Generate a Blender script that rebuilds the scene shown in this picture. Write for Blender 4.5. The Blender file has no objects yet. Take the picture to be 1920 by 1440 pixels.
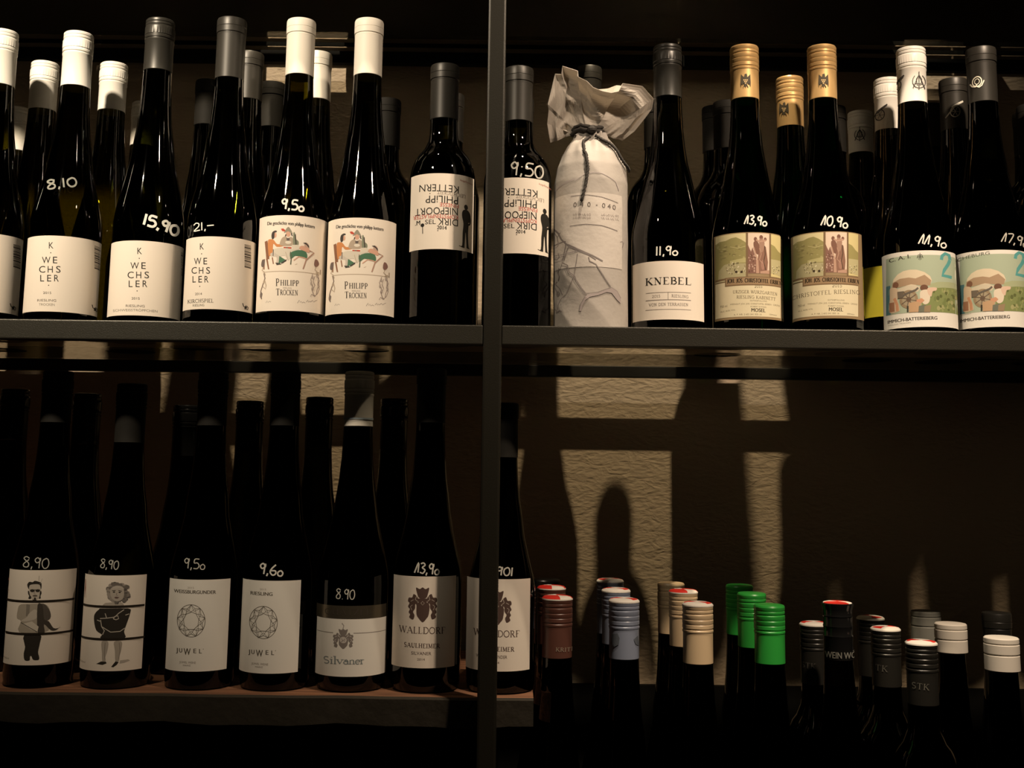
import bpy, bmesh, math, random
from mathutils import Vector, Matrix
from mathutils.geometry import tessellate_polygon
random.seed(7)
sc = bpy.context.scene
COL = sc.collection
PI = math.pi

# ------------------------------------------------------------------ camera
F_PX, PITCH, ROLL = 2150.0, math.radians(7.88), 0.0130
PY0 = 577.0            # the lens axis meets the photo a little above its middle (the photo is cropped)
W, H = 1920.0, 1440.0
CAM = Vector((0.0, 0.0, 1.45))
fwd = Vector((0, math.cos(PITCH), math.sin(PITCH)))
up0 = Vector((0, -math.sin(PITCH), math.cos(PITCH)))
rt0 = Vector((1, 0, 0))
RT = rt0 * math.cos(ROLL) + up0 * math.sin(ROLL)
UP = up0 * math.cos(ROLL) - rt0 * math.sin(ROLL)
cd = bpy.data.cameras.new('camera'); cam = bpy.data.objects.new('camera', cd); COL.objects.link(cam)
cd.sensor_width = 36.0; cd.lens = 36.0 * F_PX / W; cd.clip_start = 0.02; cd.clip_end = 50
cd.shift_y = -(720.0 - PY0) / W
mw = Matrix((RT, UP, -fwd)).transposed().to_4x4(); mw.translation = CAM
cam.matrix_world = mw
sc.camera = cam

# ------------------------------------------------------------------ light, world, exposure
sc.view_settings.view_transform = 'Standard'
sc.view_settings.look = 'None'
sc.view_settings.gamma = 1.0
sc.view_settings.use_curve_mapping = False
sc.view_settings.exposure = 0.0
wd = bpy.data.worlds.new('world'); sc.world = wd; wd.use_nodes = True
wd.node_tree.nodes['Background'].inputs[0].default_value = (0.8, 0.9, 0.45, 1)
wd.node_tree.nodes['Background'].inputs[1].default_value = 0.0009

WARM = (1.0, 0.83, 0.62)
def spot(name, loc, target, watts, radius, cone, blend=0.6, col=WARM):
    l = bpy.data.lights.new(name, 'SPOT'); l.energy = watts; l.color = col
    l.shadow_soft_size = radius; l.spot_size = math.radians(cone); l.spot_blend = blend
    o = bpy.data.objects.new(name, l); COL.objects.link(o)
    o.location = Vector(loc) + CAM
    d = (Vector(target) - Vector(loc)).normalized()
    o.rotation_euler = d.to_track_quat('-Z', 'Y').to_euler()
    return o
# ceiling halogens of the shop, all in front of the rack (positions relative to the camera)
spot('ceiling_spot_left', (-0.74, 0.27, 1.03), (-0.56, 1.20, 0.58), 138, 0.032, 64, 1.0)
spot('ceiling_spot_right', (0.61, 0.40, 1.10), (0.54, 1.20, 0.38), 88, 0.028, 84, 1.0, (1.0, 0.775, 0.57))
spot('track_spot_left', (-0.30, 0.88, 1.30), (-0.30, 1.50, 0.20), 85, 0.010, 38, 1.0)
spot('track_spot_right', (0.22, 0.88, 1.30), (0.24, 1.50, 0.22), 100, 0.010, 56, 1.0)

# ------------------------------------------------------------------ pixel <-> world (photo is 1920x1440)
def proj(p):
    v = p - CAM
    d = v.dot(fwd)
    return 960 + F_PX * v.dot(RT) / d, PY0 - F_PX * v.dot(UP) / d
def ray(px, py):
    return fwd + RT * ((px - 960) / F_PX) + UP * ((PY0 - py) / F_PX)
def at(px, py, Y):
    r = ray(px, py)
    return CAM + r * (Y / r.y)

# ------------------------------------------------------------------ materials
MATS = {}
def principled(name, rgb, rough=0.5, metal=0.0, spec=0.5, coat=0.0, bump=None):
    if name in MATS: return MATS[name]
    m = bpy.data.materials.new(name); m.use_nodes = True; MATS[name] = m
    nt = m.node_tree; b = nt.nodes['Principled BSDF']
    b.inputs['Base Color'].default_value = (*rgb, 1)
    b.inputs['Roughness'].default_value = rough
    b.inputs['Metallic'].default_value = metal
    b.inputs['Specular IOR Level'].default_value = spec
    b.inputs['Coat Weight'].default_value = coat
    if bump:
        scale, strength, dist = bump
        tc = nt.nodes.new('ShaderNodeTexCoord'); n = nt.nodes.new('ShaderNodeTexNoise')
        n.inputs['Scale'].default_value = scale; n.inputs['Detail'].default_value = 4
        bp = nt.nodes.new('ShaderNodeBump'); bp.inputs['Strength'].default_value = strength
        bp.inputs['Distance'].default_value = dist
        nt.links.new(tc.outputs['Object'], n.inputs['Vector'])
        nt.links.new(n.outputs['Fac'], bp.inputs['Height'])
        nt.links.new(bp.outputs['Normal'], b.inputs['Normal'])
    return m
def ink(rgb):
    return principled('ink_%02x%02x%02x' % tuple(int(c * 255) for c in rgb), rgb, 0.6, spec=0.2)
def glass(name, tint, rough=0.02, ior=1.5):
    if name in MATS: return MATS[name]
    m = bpy.data.materials.new(name); m.use_nodes = True; MATS[name] = m
    nt = m.node_tree; nt.nodes.clear()
    out = nt.nodes.new('ShaderNodeOutputMaterial'); mix = nt.nodes.new('ShaderNodeMixShader')
    t = nt.nodes.new('ShaderNodeBsdfTransparent'); g = nt.nodes.new('ShaderNodeBsdfGlossy')
    fr = nt.nodes.new('ShaderNodeFresnel'); fr.inputs['IOR'].default_value = ior
    t.inputs['Color'].default_value = (*tint, 1)
    g.inputs['Roughness'].default_value = rough
    g.inputs['Color'].default_value = (1, 1, 1, 1)
    nt.links.new(fr.outputs[0], mix.inputs[0]); nt.links.new(t.outputs[0], mix.inputs[1])
    nt.links.new(g.outputs[0], mix.inputs[2]); nt.links.new(mix.outputs[0], out.inputs[0])
    return m
G_OLIVE = glass('olive_bottle_glass', (0.17, 0.155, 0.02))
G_DARK = glass('dark_bottle_glass', (0.12, 0.13, 0.04))
G_GREEN = glass('green_bottle_glass', (0.012, 0.17, 0.045))
G_BLACK = glass('black_bottle_glass', (0.05, 0.05, 0.035))
G_SHELF = glass('clear_shelf_glass', (0.90, 0.885, 0.84), 0.01)

# ------------------------------------------------------------------ objects
def link(name, me, parent=None, mats=()):
    o = bpy.data.objects.new(name, me); COL.objects.link(o)
    for m in mats: me.materials.append(m)
    if parent is not None: o.parent = parent
    return o
def mesh_obj(name, verts, faces, mats, parent=None, idx=None, smooth=False):
    me = bpy.data.meshes.new(name); me.from_pydata([tuple(v) for v in verts], [], faces)
    o = link(name, me, parent, mats)
    if idx: me.polygons.foreach_set('material_index', idx)
    if smooth: me.polygons.foreach_set('use_smooth', [True] * len(me.polygons))
    me.update()
    return o
def tag(o, label=None, cat=None, group=None, kind=None):
    for k, v in (('label', label), ('category', cat), ('group', group), ('kind', kind)):
        if v: o[k] = v
    return o
def empty(name, loc, label=None, cat=None, group=None, rz=0.0):
    o = bpy.data.objects.new(name, None); COL.objects.link(o)
    o.empty_display_size = 0.02; o.location = loc; o.rotation_euler = (0, 0, rz)
    return tag(o, label, cat, group)
def box_mesh(name, c, s, mat, parent=None, bevel=0.0, rot=None):
    bm = bmesh.new(); bmesh.ops.create_cube(bm, size=1.0)
    bmesh.ops.scale(bm, vec=Vector(s), verts=bm.verts)
    if bevel: bmesh.ops.bevel(bm, geom=bm.edges[:], offset=bevel, segments=2, affect='EDGES', profile=0.6)
    if rot: bmesh.ops.rotate(bm, cent=(0, 0, 0), matrix=rot, verts=bm.verts)
    bmesh.ops.translate(bm, vec=Vector(c), verts=bm.verts)
    me = bpy.data.meshes.new(name); bm.to_mesh(me); bm.free()
    return link(name, me, parent, [mat])
def lathe(name, prof, mat, parent=None, seg=56, sharp=28, knurl=None):
    """prof: list of (r, z) from bottom axis to top axis; knurl: set of profile rows with fine ribs"""
    vs, fs = [], []
    n = len(prof)
    for j, (r, z) in enumerate(prof):
        for i in range(seg):
            a = 2 * PI * i / seg
            rr = r + (0.00028 if (knurl and j in knurl and i % 2) else 0)
            vs.append((rr * math.cos(a), rr * math.sin(a), z))
    for j in range(n - 1):
        for i in range(seg):
            k = (i + 1) % seg
            fs.append((j * seg + i, j * seg + k, (j + 1) * seg + k, (j + 1) * seg + i))
    fs.append(tuple(reversed(range(seg)))); fs.append(tuple(range((n - 1) * seg, n * seg)))
    me = bpy.data.meshes.new(name); me.from_pydata(vs, [], fs)
    me.polygons.foreach_set('use_smooth', [True] * len(me.polygons))
    me.update()
    me.set_sharp_from_angle(angle=math.radians(sharp))
    return link(name, me, parent, [mat])
def tube(name, pts, r, mat, parent=None, seg=8, twist=0.0):
    vs, fs = [], []
    pts = [Vector(p) for p in pts]
    for j, p in enumerate(pts):
        d = (pts[min(j + 1, len(pts) - 1)] - pts[max(j - 1, 0)]).normalized()
        a = d.cross(Vector((0, 1, 0.01))).normalized(); b = d.cross(a).normalized()
        for i in range(seg):
            t = 2 * PI * i / seg + twist * j
            rr = r * (1.0 + (0.28 * math.cos(2 * (t - twist * j * 2)) if twist else 0))
            vs.append(p + a * rr * math.cos(t) + b * rr * math.sin(t))
    for j in range(len(pts) - 1):
        for i in range(seg):
            k = (i + 1) % seg
            fs.append((j * seg + i, j * seg + k, (j + 1) * seg + k, (j + 1) * seg + i))
    fs.append(tuple(range(seg))); fs.append(tuple(range((len(pts) - 1) * seg, len(pts) * seg)))
    return mesh_obj(name, vs, fs, [mat], parent, smooth=True)

# ------------------------------------------------------------------ flat print: text and drawing bent onto a bottle
_font_cache = {}
def font_text(s):
    """built-in font as 2D triangles, cap height 1, centred on x, baseline 0"""
    if s in _font_cache: return _font_cache[s]
    c = bpy.data.curves.new('t', 'FONT'); c.body = s; c.size = 1.0; c.align_x = 'LEFT'; c.resolution_u = 3
    c.fill_mode = 'FRONT'
    o = bpy.data.objects.new('t', c); COL.objects.link(o)
    me = bpy.data.meshes.new_from_object(o)
    me.calc_loop_triangles()
    vs = [(v.co.x, v.co.y) for v in me.vertices]; tr = [tuple(t.vertices) for t in me.loop_triangles]
    bpy.data.objects.remove(o); bpy.data.curves.remove(c); bpy.data.meshes.remove(me)
    CAPH = 0.70
    xs = [v[0] for v in vs] or [0, 1]
    cx = (min(xs) + max(xs)) / 2; w = max(xs) - min(xs)
    vs = [((x - cx) / CAPH, y / CAPH) for x, y in vs]
    _font_cache[s] = (vs, tr, w / CAPH)
    return _font_cache[s]

# roman capitals as pen strokes: width | strokes (T thick, t thin, a = arc cx,cy,rx,ry,from,to) | serif points
SERIF = {
 'A': (.78, 't.04,0 .38,1|T.38,1 .74,0|t.15,.34 .6,.34', '.04,0 .74,0'),
 'B': (.62, 'T.14,0 .14,1|t.0,1 .3,1|t.0,0 .32,0|t.14,.53 .3,.53|A.3,.765,.24,.235,-90,90|A.3,.265,.3,.265,-90,90', ''),
 'C': (.74, 'A.42,.5,.4,.5,45,315|t.72,.72 .72,.95', ''),
 'D': (.8, 'T.14,0 .14,1|t0,1 .36,1|t0,0 .36,0|A.34,.5,.44,.5,-90,90', ''),
 'E': (.62, 'T.14,0 .14,1|t0,1 .56,1 .56,.82|t0,0 .6,0 .6,.2|t.14,.52 .42,.52', ''),
 'F': (.58, 'T.14,0 .14,1|t0,1 .56,1 .56,.82|t.14,.52 .42,.52', '.14,0'),
 'G': (.78, 'A.42,.5,.4,.5,45,330|T.7,.08 .7,.44|t.52,.44 .8,.44', ''),
 'H': (.82, 'T.14,0 .14,1|T.68,0 .68,1|t.14,.52 .68,.52', '.14,0 .14,1 .68,0 .68,1'),
 'I': (.3, 'T.15,0 .15,1', '.15,0 .15,1'),
 'J': (.36, 'T.2,1 .2,.05 .02,-.12', '.2,1'),
 'K': (.74, 'T.14,0 .14,1|t.16,.4 .6,1|T.3,.56 .68,0', '.14,0 .14,1 .6,1 .68,0'),
 'L': (.6, 'T.14,0 .14,1|t0,0 .58,0 .58,.22', '.14,1'),
 'M': (.96, 't.12,0 .16,1|T.16,1 .48,.05|t.48,.05 .8,1|T.8,1 .84,0', '.12,0 .84,0 .12,1 .84,1'),
 'N': (.8, 't.14,0 .14,1|T.14,1 .66,0|t.66,0 .66,1', '.14,0 .1,1 .66,1'),
 'O': (.82, 'A.41,.5,.4,.5,0,360', ''),
 'P': (.62, 'T.14,0 .14,1|t0,1 .3,1|t.14,.47 .3,.47|A.3,.735,.28,.265,-90,90', '.14,0'),
 'R': (.7, 'T.14,0 .14,1|t0,1 .3,1|t.14,.5 .3,.5|A.3,.75,.25,.25,-90,90|T.32,.5 .66,0', '.14,0 .66,0'),
 'S': (.52, 'A.27,.75,.22,.25,40,270|A.25,.25,.24,.25,-140,90', ''),
 'T': (.68, 'T.34,0 .34,1|t.02,.8 .02,1 .66,1 .66,.8', '.34,0'),
 'U': (.78, 'T.14,1 .14,.3 .26,.04 .4,0 .56,.05|t.56,.05 .66,.3 .66,1', '.14,1 .66,1'),
 'V': (.76, 'T.06,1 .4,0|t.4,0 .72,1', '.06,1 .72,1'),
 'W': (1.08, 'T.06,1 .32,0|t.32,0 .54,.95|T.54,.95 .8,0|t.8,0 1.04,1', '.06,1 .54,1 1.04,1'),
 'X': (.74, 'T.1,1 .64,0|t.6,1 .1,0', '.1,1 .64,0 .6,1 .1,0'),
 'Z': (.62, 't.04,.8 .04,1 .58,1|T.58,1 .04,0|t.04,0 .6,0 .6,.2', ''),
 'i': (.28, 'T.14,0 .14,.62|T.14,.86 .14,.96', '.14,0 .1,.62'), 'l': (.28, 'T.14,0 .14,1', '.14,0 .1,1'),
 'v': (.56, 'T.04,.62 .28,0|t.28,0 .52,.62', '.04,.62 .52,.62'),
 'a': (.5, 'A.22,.2,.2,.2,0,360|T.42,0 .42,.45 .3,.62 .1,.55', '.46,0'),
 'n': (.6, 'T.12,0 .12,.62|t.12,.45 .28,.62 .42,.6|T.42,.6 .46,.4 .46,0', '.12,0 .46,0'),
 'e': (.5, 'A.25,.31,.22,.31,0,310|t.04,.33 .46,.33', ''),
 'r': (.42, 'T.12,0 .12,.62|t.12,.42 .24,.6 .4,.6', '.12,0 .08,.62'),
 '0': (.56, 'A.28,.5,.25,.5,0,360', ''), '1': (.36, 'T.18,0 .18,1|t.18,1 .05,.85', '.18,0'),
 '2': (.54, 'A.27,.74,.22,.26,-30,170|T.45,.62 .06,.02|T.06,.02 .5,.02', ''),
 '5': (.54, 't.46,1 .14,1 .1,.55|A.26,.32,.22,.32,-150,110', ''),
 '4': (.56, 'T.4,0 .4,1|t.4,1 .04,.3 .54,.3', ''),
 '.': (.2, 'T.1,0 .1,.08', ''), '-': (.4, 'T.05,.4 .35,.4', ''), ' ': (.34, '', ''),
}
# hand-written price figures
HAND = {
 '0': (.55, '.3,.95 .1,.75 .06,.35 .2,.03 .4,.1 .5,.45 .44,.85 .28,.97'),
 '1': (.42, '.0,.0 .3,.98 .3,.05'), '|': (.25, '.12,1 .1,0'),
 '2': (.6, '.06,.78 .25,1 .48,.85 .42,.5 .05,.04 .55,.06'),
 '3': (.5, '.08,.9 .3,1 .44,.8 .22,.55 .46,.35 .3,.03 .04,.1'),
 '5': (.55, '.5,.98 .16,.96 .1,.58 .35,.6 .5,.35 .36,.05 .05,.04'),
 '6': (.55, '.42,1 .15,.6 .06,.25 .25,.0 .45,.15 .42,.42 .12,.4'),
 '7': (.5, '.04,.92 .46,.95 .2,0'),
 '8': (.5, '.44,.85 .25,1 .08,.8 .4,.4 .36,.06 .12,.04 .08,.3 .42,.75'),
 '9': (.5, '.42,.75 .25,.98 .07,.75 .2,.5 .42,.7 .4,.95 .36,.0'),
 ',': (.25, '.14,.12 .08,-.16'), '.': (.25, '.1,.02 .14,.0'), '-': (.7, '.05,.5 .62,.54'), ' ': (.3, ''), 'o': (.45, '.25,.5 .06,.3 .12,.02 .34,.02 .42,.3 .25,.52'),
 ';': (.3, '.16,.16 .1,-.1|.16,.7 .16,.62'), 'c': (.4, '.38,.5 .1,.35 .12,.02 .38,.05'),
}
def arc(cx, cy, rx, ry, a0, a1, n=None):
    n = n or max(4, int(abs(a1 - a0) / 22))
    return [(cx + rx * math.cos(math.radians(a0 + (a1 - a0) * i / n)), cy + ry * math.sin(math.radians(a0 + (a1 - a0) * i / n))) for i in range(n + 1)]
def ptl(s): return [tuple(float(x) for x in p.split(',')) for p in s.split()]

class Cyl:
    """the surface of a standing bottle; maps photo pixels onto it"""
    def __init__(s, X, Y, R, z0, rfun=None):
        s.X, s.Y, s.R, s.z0 = X, Y, R, z0
        s.rfun = rfun
        s.al = math.atan2(X, Y)                    # direction towards the camera
        s.D = math.hypot(X, Y)
        s.dir = Vector((-math.sin(s.al), -math.cos(s.al), 0))
        s.side = Vector((math.cos(s.al), -math.sin(s.al), 0))
        s.A = Vector((X, Y, 0))
    def P(s, phi, z, off=0.0):
        R = s.R if s.rfun is None else s.rfun(phi, z - s.z0)
        return s.A + (s.dir * math.cos(phi) + s.side * math.sin(phi)) * (R + off) + Vector((0, 0, z))
    def z_of(s, py, px=None):
        P0 = s.A + s.dir * s.R; P0.z = -CAM.z
        t = (PY0 - py) / F_PX
        return (t * P0.dot(fwd) - P0.dot(UP)) / (UP.z - t * fwd.z)
    def phi_of(s, px, z):
        c = proj(s.P(0, z))[0]
        u = px - c; phi = 0.0
        lim = math.radians(86)
        P0 = s.P(0, z); d0 = (P0 - CAM).dot(fwd)
        k = F_PX / d0 * s.side.dot(RT) * (1.0 + math.tan(s.al) ** 2)
        x = u / k / s.R
        phi = math.asin(max(-.999, min(.999, x)))
        for _ in range(5):
            e = proj(s.P(phi, z))[0] - c - u
            g = (proj(s.P(phi + .01, z))[0] - proj(s.P(phi - .01, z))[0]) / .02
            if g < 12: break
            phi = max(-lim, min(lim, phi - max(-.3, min(.3, e / g))))
        return phi
    def shift(s, ax, ay):
        """rise of the ring through (ax, ay) at its centre: pixels to take off y"""
        z = s.z_of(ay)
        for _ in range(3):
            ph = s.phi_of(ax, z)
            e = proj(s.P(ph, z))[1] - ay
            z += e * 0.00054
        return proj(s.P(0, z))[1] - ay

class Art:
    """collects flat print for one bottle, in photo pixels"""
    def __init__(s, cyl, ox=0, oy=0, k=1.0, base=0.0004):
        s.c, s.ox, s.oy, s.k, s.base = cyl, ox, oy, k, base
        s.sets = {}
        s.cur = 'lettering'; s.n = 0; s.boxes = []; s.host = None
    def part(s, name): s.cur = name; return s
    def T(s, p): return (s.ox + p[0] / s.k, s.oy + p[1] / s.k)
    def _emit(s, tris, col, anchor, lay=None):
        ax, ay = anchor
        sh = s.c.shift(ax, ay)
        V, Fc, M, mats = s.sets.setdefault(s.cur, ([], [], [], []))
        if col not in mats: mats.append(col)
        mi = mats.index(col)
        xs = [p[0] for t in tris for p in t]; ys = [p[1] for t in tris for p in t]
        if not xs: return
        bb = (min(xs), min(ys), max(xs), max(ys))
        if lay is None:                       # ink printed over ink lies a hair higher
            lay = 1 + max([l for q, l in s.boxes if q[0] < bb[2] and q[2] > bb[0] and q[1] < bb[3] and q[3] > bb[1]] or [0])
            s.boxes.append((bb, lay))
        s.n = lay
        off = s.base + 0.00005 + 0.000014 * lay
        stack = list(tris); out = []
        while stack:
            t = stack.pop()
            le = [abs(t[i][0] - t[(i + 1) % 3][0]) for i in range(3)]
            m = max(le)
            if m > 3.0:
                i = le.index(m); a, b, c = t[i], t[(i + 1) % 3], t[(i + 2) % 3]
                mid = ((a[0] + b[0]) / 2, (a[1] + b[1]) / 2)
                stack += [(a, mid, c), (mid, b, c)]
            else: out.append(t)
        cache = {}
        for t in out:
            f = []
            for p in t:
                if p not in cache:
                    z = s.c.z_of(p[1] + sh)
                    q = s.c.P(s.c.phi_of(p[0], z), z, off)
                    cache[p] = len(V); V.append(q)
                f.append(cache[p])
            if len(set(f)) == 3:
                Fc.append(tuple(f)); M.append(mi)
    def poly(s, pts, col, anchor=None, raw=False):
        if isinstance(pts, str): pts = ptl(pts)
        if s.cur in ('illustration', 'coat_of_arms') and 6 <= len(pts) <= 40 and anchor is None:    # drawn outlines are curved
            n = len(pts); o = []
            for i in range(n):
                a, b, c, d = pts[i - 1], pts[i], pts[(i + 1) % n], pts[(i + 2) % n]
                for t in (0, .33, .67):
                    o.append(tuple(b[k] + .5 * t * (c[k] - a[k] + t * (2 * a[k] - 5 * b[k] + 4 * c[k] - d[k] + t * (3 * (b[k] - c[k]) + d[k] - a[k]))) for k in (0, 1)))
            pts = o
        if not raw: pts = [s.T(p) for p in pts]
        ids = tessellate_polygon([[Vector((x, y, 0)) for x, y in pts]])
        if anchor is None:
            xs = [p[0] for p in pts]; ys = [p[1] for p in pts]
            anchor = ((min(xs) + max(xs)) / 2, (min(ys) + max(ys)) / 2)
        else: anchor = s.T(anchor)
        s._emit([tuple(pts[i] for i in t) for t in ids], col, anchor)
    def ell(s, cx, cy, rx, ry, col, n=16):
        s.poly([(cx + rx * math.cos(2 * PI * i / n), cy + ry * math.sin(2 * PI * i / n)) for i in range(n)], col)
    def rect(s, x0, y0, x1, y1, col): s.poly([(x0, y0), (x1, y0), (x1, y1), (x0, y1)], col)
    def _ribbon(s, pts, w):
        out = []
        pts = [p for i, p in enumerate(pts) if i == 0 or math.hypot(p[0] - pts[i-1][0], p[1] - pts[i-1][1]) > 1e-6]
        if len(pts) < 2: return out
        L, R = [], []
        for i, p in enumerate(pts):
            a = pts[max(i - 1, 0)]; b = pts[min(i + 1, len(pts) - 1)]
            dx, dy = b[0] - a[0], b[1] - a[1]; l = math.hypot(dx, dy) or 1
            nx, ny = -dy / l * w / 2, dx / l * w / 2
            L.append((p[0] + nx, p[1] + ny)); R.append((p[0] - nx, p[1] - ny))
        for i in range(len(pts) - 1):
            out += [(L[i], R[i], R[i + 1]), (L[i], R[i + 1], L[i + 1])]
        return out
    def line(s, pts, w, col, anchor=None, close=False):
        if isinstance(pts, str): pts = ptl(pts)
        pts = [s.T(p) for p in pts]
        if close: pts = pts + [pts[0]]
        xs = [p[0] for p in pts]; ys = [p[1] for p in pts]
        anchor = s.T(anchor) if anchor else ((min(xs) + max(xs)) / 2, (min(ys) + max(ys)) / 2)
        s._emit(s._ribbon(pts, w), col, anchor)
    def text(s, txt, cx, cy, h, col, w=None, rot=0, bold=0):
        """built-in font; centre (cx, cy), cap height h, total width w"""
        vs, tr, wd = font_text(txt)
        X, Y = s.T((cx, cy)); h = h / s.k
        sx = (w / s.k / wd) if w else h
        cr, sr = math.cos(math.radians(rot)), math.sin(math.radians(rot))
        P = []
        for x, y in vs:
            u, v = x * sx, -(y - .5) * h
            P.append((X + u * cr - v * sr, Y + u * sr + v * cr))
        T = [tuple(P[i] for i in t) for t in tr]
        s._emit(T, col, (X, Y))
        for b in range(bold):
            d = (b + 1) * 0.5
            s._emit([tuple((p[0] + d, p[1]) for p in t) for t in T], col, (X, Y), lay=s.n)
    def serif(s, txt, cx, cy, h, col, w=None, rot=0, thick=.15, thin=.06, gap=.14, ser=.13):
        X, Y = s.T((cx, cy)); h = h / s.k
        tot = sum(SERIF[c][0] + gap for c in txt) - gap
        sx = (w / s.k / tot) if w else h
        cr, sr = math.cos(math.radians(rot)), math.sin(math.radians(rot))
        tris = []; x0 = -tot / 2
        def M(p):
            u, v = (x0 + p[0]) * sx, -(p[1] - .5) * h
            return (X + u * cr - v * sr, Y + u * sr + v * cr)
        for ch in txt:
            wd, st, se = SERIF[ch]
            for q in st.split('|') if st else []:
                if q[0] == 'A':
                    pts = arc(*[float(v) for v in q[1:].split(',')]); th = thick * .8
                else: pts = ptl(q[1:]); th = thick if q[0] == 'T' else thin
                tris += s._ribbon([M(p) for p in pts], max(th * min(h, sx * 1.2), .55))
            for p in (ptl(se) if se else []):
                tris += s._ribbon([M((p[0] - ser, p[1])), M((p[0] + ser, p[1]))], max(thin * h, .5))
            x0 += wd + gap
        s._emit(tris, col, (X, Y))
    def hand(s, txt, cx, cy, h, col, w=None, rot=0, pen=2.6):
        X, Y = s.T((cx, cy)); h = h / s.k
        tot = sum(HAND[c][0] for c in txt); sx = (w / s.k / tot) if w else h
        cr, sr = math.cos(math.radians(rot)), math.sin(math.radians(rot)); x0 = -tot / 2; tris = []
        for ch in txt:
            for q in (HAND[ch][1].split('|') if HAND[ch][1] else []):
                pts = ptl(q)
                sm = []                                  # Catmull-Rom smoothing of the pen line
                if len(pts) > 2:
                    ex = [pts[0]] + pts + [pts[-1]]
                    for i in range(1, len(ex) - 2):
                        for t in (0, .25, .5, .75):
                            sm.append(tuple(.5 * (2 * ex[i][k] + (ex[i+1][k] - ex[i-1][k]) * t + (2 * ex[i-1][k] - 5 * ex[i][k] + 4 * ex[i+1][k] - ex[i+2][k]) * t * t + (3 * ex[i][k] - ex[i-1][k] - 3 * ex[i+1][k] + ex[i+2][k]) * t ** 3) for k in (0, 1)))
                    sm.append(pts[-1])
                else: sm = pts
                Q = []
                for p in sm:
                    u, v = (x0 + p[0]) * sx, -(p[1] - .5) * h
                    Q.append((X + u * cr - v * sr, Y + u * sr + v * cr))
                tris += s._ribbon(Q, pen)
            x0 += HAND[ch][0]
        s._emit(tris, col, (X, Y))
    def patch(s, name, px0, px1, py0, py1, col, parent, off=None, thick=0.00025, nseg=40):
        """a paper label: ring patch; px0/px1 None = wraps to the side"""
        off = s.base if off is None else off
        pxc = proj(s.c.P(0, s.c.z_of((py0 + py1) / 2)))[0]
        zt, zb = s.c.z_of(py0), s.c.z_of(py1); zm = (zt + zb) / 2
        a0 = -1.42 if px0 is None else s.c.phi_of(px0, zm)
        a1 = 1.42 if px1 is None else s.c.phi_of(px1, zm)
        V, Fc = [], []
        nz = 2 if s.c.rfun is None else 24
        for j in range(nz):
            z = zb + (zt - zb) * j / (nz - 1)
            for i in range(nseg + 1): V.append(s.c.P(a0 + (a1 - a0) * i / nseg, z, off))
        for j in range(nz - 1):
            for i in range(nseg):
                b = j * (nseg + 1) + i
                Fc.append((b, b + 1, b + nseg + 2, b + nseg + 1))
        s.sets.setdefault('__' + name, None)
        o = s._obj(name, V, Fc, [col], parent, None, True)
        if s.host is None: s.host = o
        return o
    def _obj(s, name, V, Fc, mats, parent, idx=None, smooth=False):
        inv = s.root_inv
        return mesh_obj(name, [inv @ Vector(v) for v in V], Fc, mats, parent, idx, smooth)
    def build(s, parent):
        for name, v in s.sets.items():
            if v is None: continue
            V, Fc, M, mats = v
            s._obj(name, V, Fc, [ink(c) for c in mats], s.host or parent, M)
        s.sets = {}

# ------------------------------------------------------------------ heights and planes of the rack (world metres)
def zat(py, Y, px=960): return at(px, py, Y).z
Z_SH = zat(611, 1.128) - 0.003          # glass shelf top
Z_LIPT = zat(610, 1.128); Z_LIPB = zat(646.5, 1.128)
Z_PL = zat(1303, 1.165, 500)            # wooden plank top
Y_WALL = 1.50
STEEL = principled('dark_powder_coated_steel', (0.038, 0.0355, 0.027), 0.36, 0.35, 0.5, bump=(1300, 0.6, 0.00035))
STEELP = principled('dark_painted_steel_post', (0.020, 0.018, 0.0125), 0.38, 0.3, 0.5, bump=(900, 0.3, 0.0003))
STEEL2 = principled('black_steel', (0.010, 0.010, 0.009), 0.5, 0.3)

def structure(name, c, s, mat): return tag(box_mesh(name, c, s, mat), kind='structure')
def wall_material():
    m = principled('rough_lime_plaster', (0.43, 0.345, 0.245), 0.92, spec=0.15)
    nt = m.node_tree; b = nt.nodes['Principled BSDF']
    tc = nt.nodes.new('ShaderNodeTexCoord')
    n1 = nt.nodes.new('ShaderNodeTexNoise'); n1.inputs['Scale'].default_value = 38; n1.inputs['Detail'].default_value = 7; n1.inputs['Distortion'].default_value = 1.4
    n2 = nt.nodes.new('ShaderNodeTexVoronoi'); n2.inputs['Scale'].default_value = 120
    mp = nt.nodes.new('ShaderNodeMapping'); mp.inputs['Scale'].default_value = (1, 1, 2.2)
    mx = nt.nodes.new('ShaderNodeMath'); mx.operation = 'MULTIPLY_ADD'; mx.inputs[1].default_value = 0.25
    bp = nt.nodes.new('ShaderNodeBump'); bp.inputs['Strength'].default_value = 0.55; bp.inputs['Distance'].default_value = 0.0035
    L = nt.links.new
    L(tc.outputs['Object'], mp.inputs['Vector']); L(mp.outputs[0], n1.inputs['Vector']); L(mp.outputs[0], n2.inputs['Vector'])
    L(n2.outputs['Distance'], mx.inputs[0]); L(n1.outputs['Fac'], mx.inputs[2]); L(mx.outputs[0], bp.inputs['Height']); L(bp.outputs[0], b.inputs['Normal'])
    return m
WALL = wall_material()
DIM = principled('dark_room_paint', (0.016, 0.014, 0.010), 0.9)
structure('wall_back', (0.1, Y_WALL + 0.05, 1.35), (5.0, 0.1, 2.9), WALL)
structure('floor', (0.1, -0.6, -0.05), (5.0, 4.3, 0.1), principled('dark_oiled_floor', (0.03, 0.022, 0.014), 0.5))
structure('ceiling', (0.1, -0.6, 2.85), (5.0, 4.3, 0.1), DIM)
structure('wall_left', (-2.45, -0.6, 1.4), (0.1, 4.3, 2.8), DIM)
structure('wall_right', (2.65, -0.6, 1.4), (0.1, 4.3, 2.8), DIM)

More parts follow.
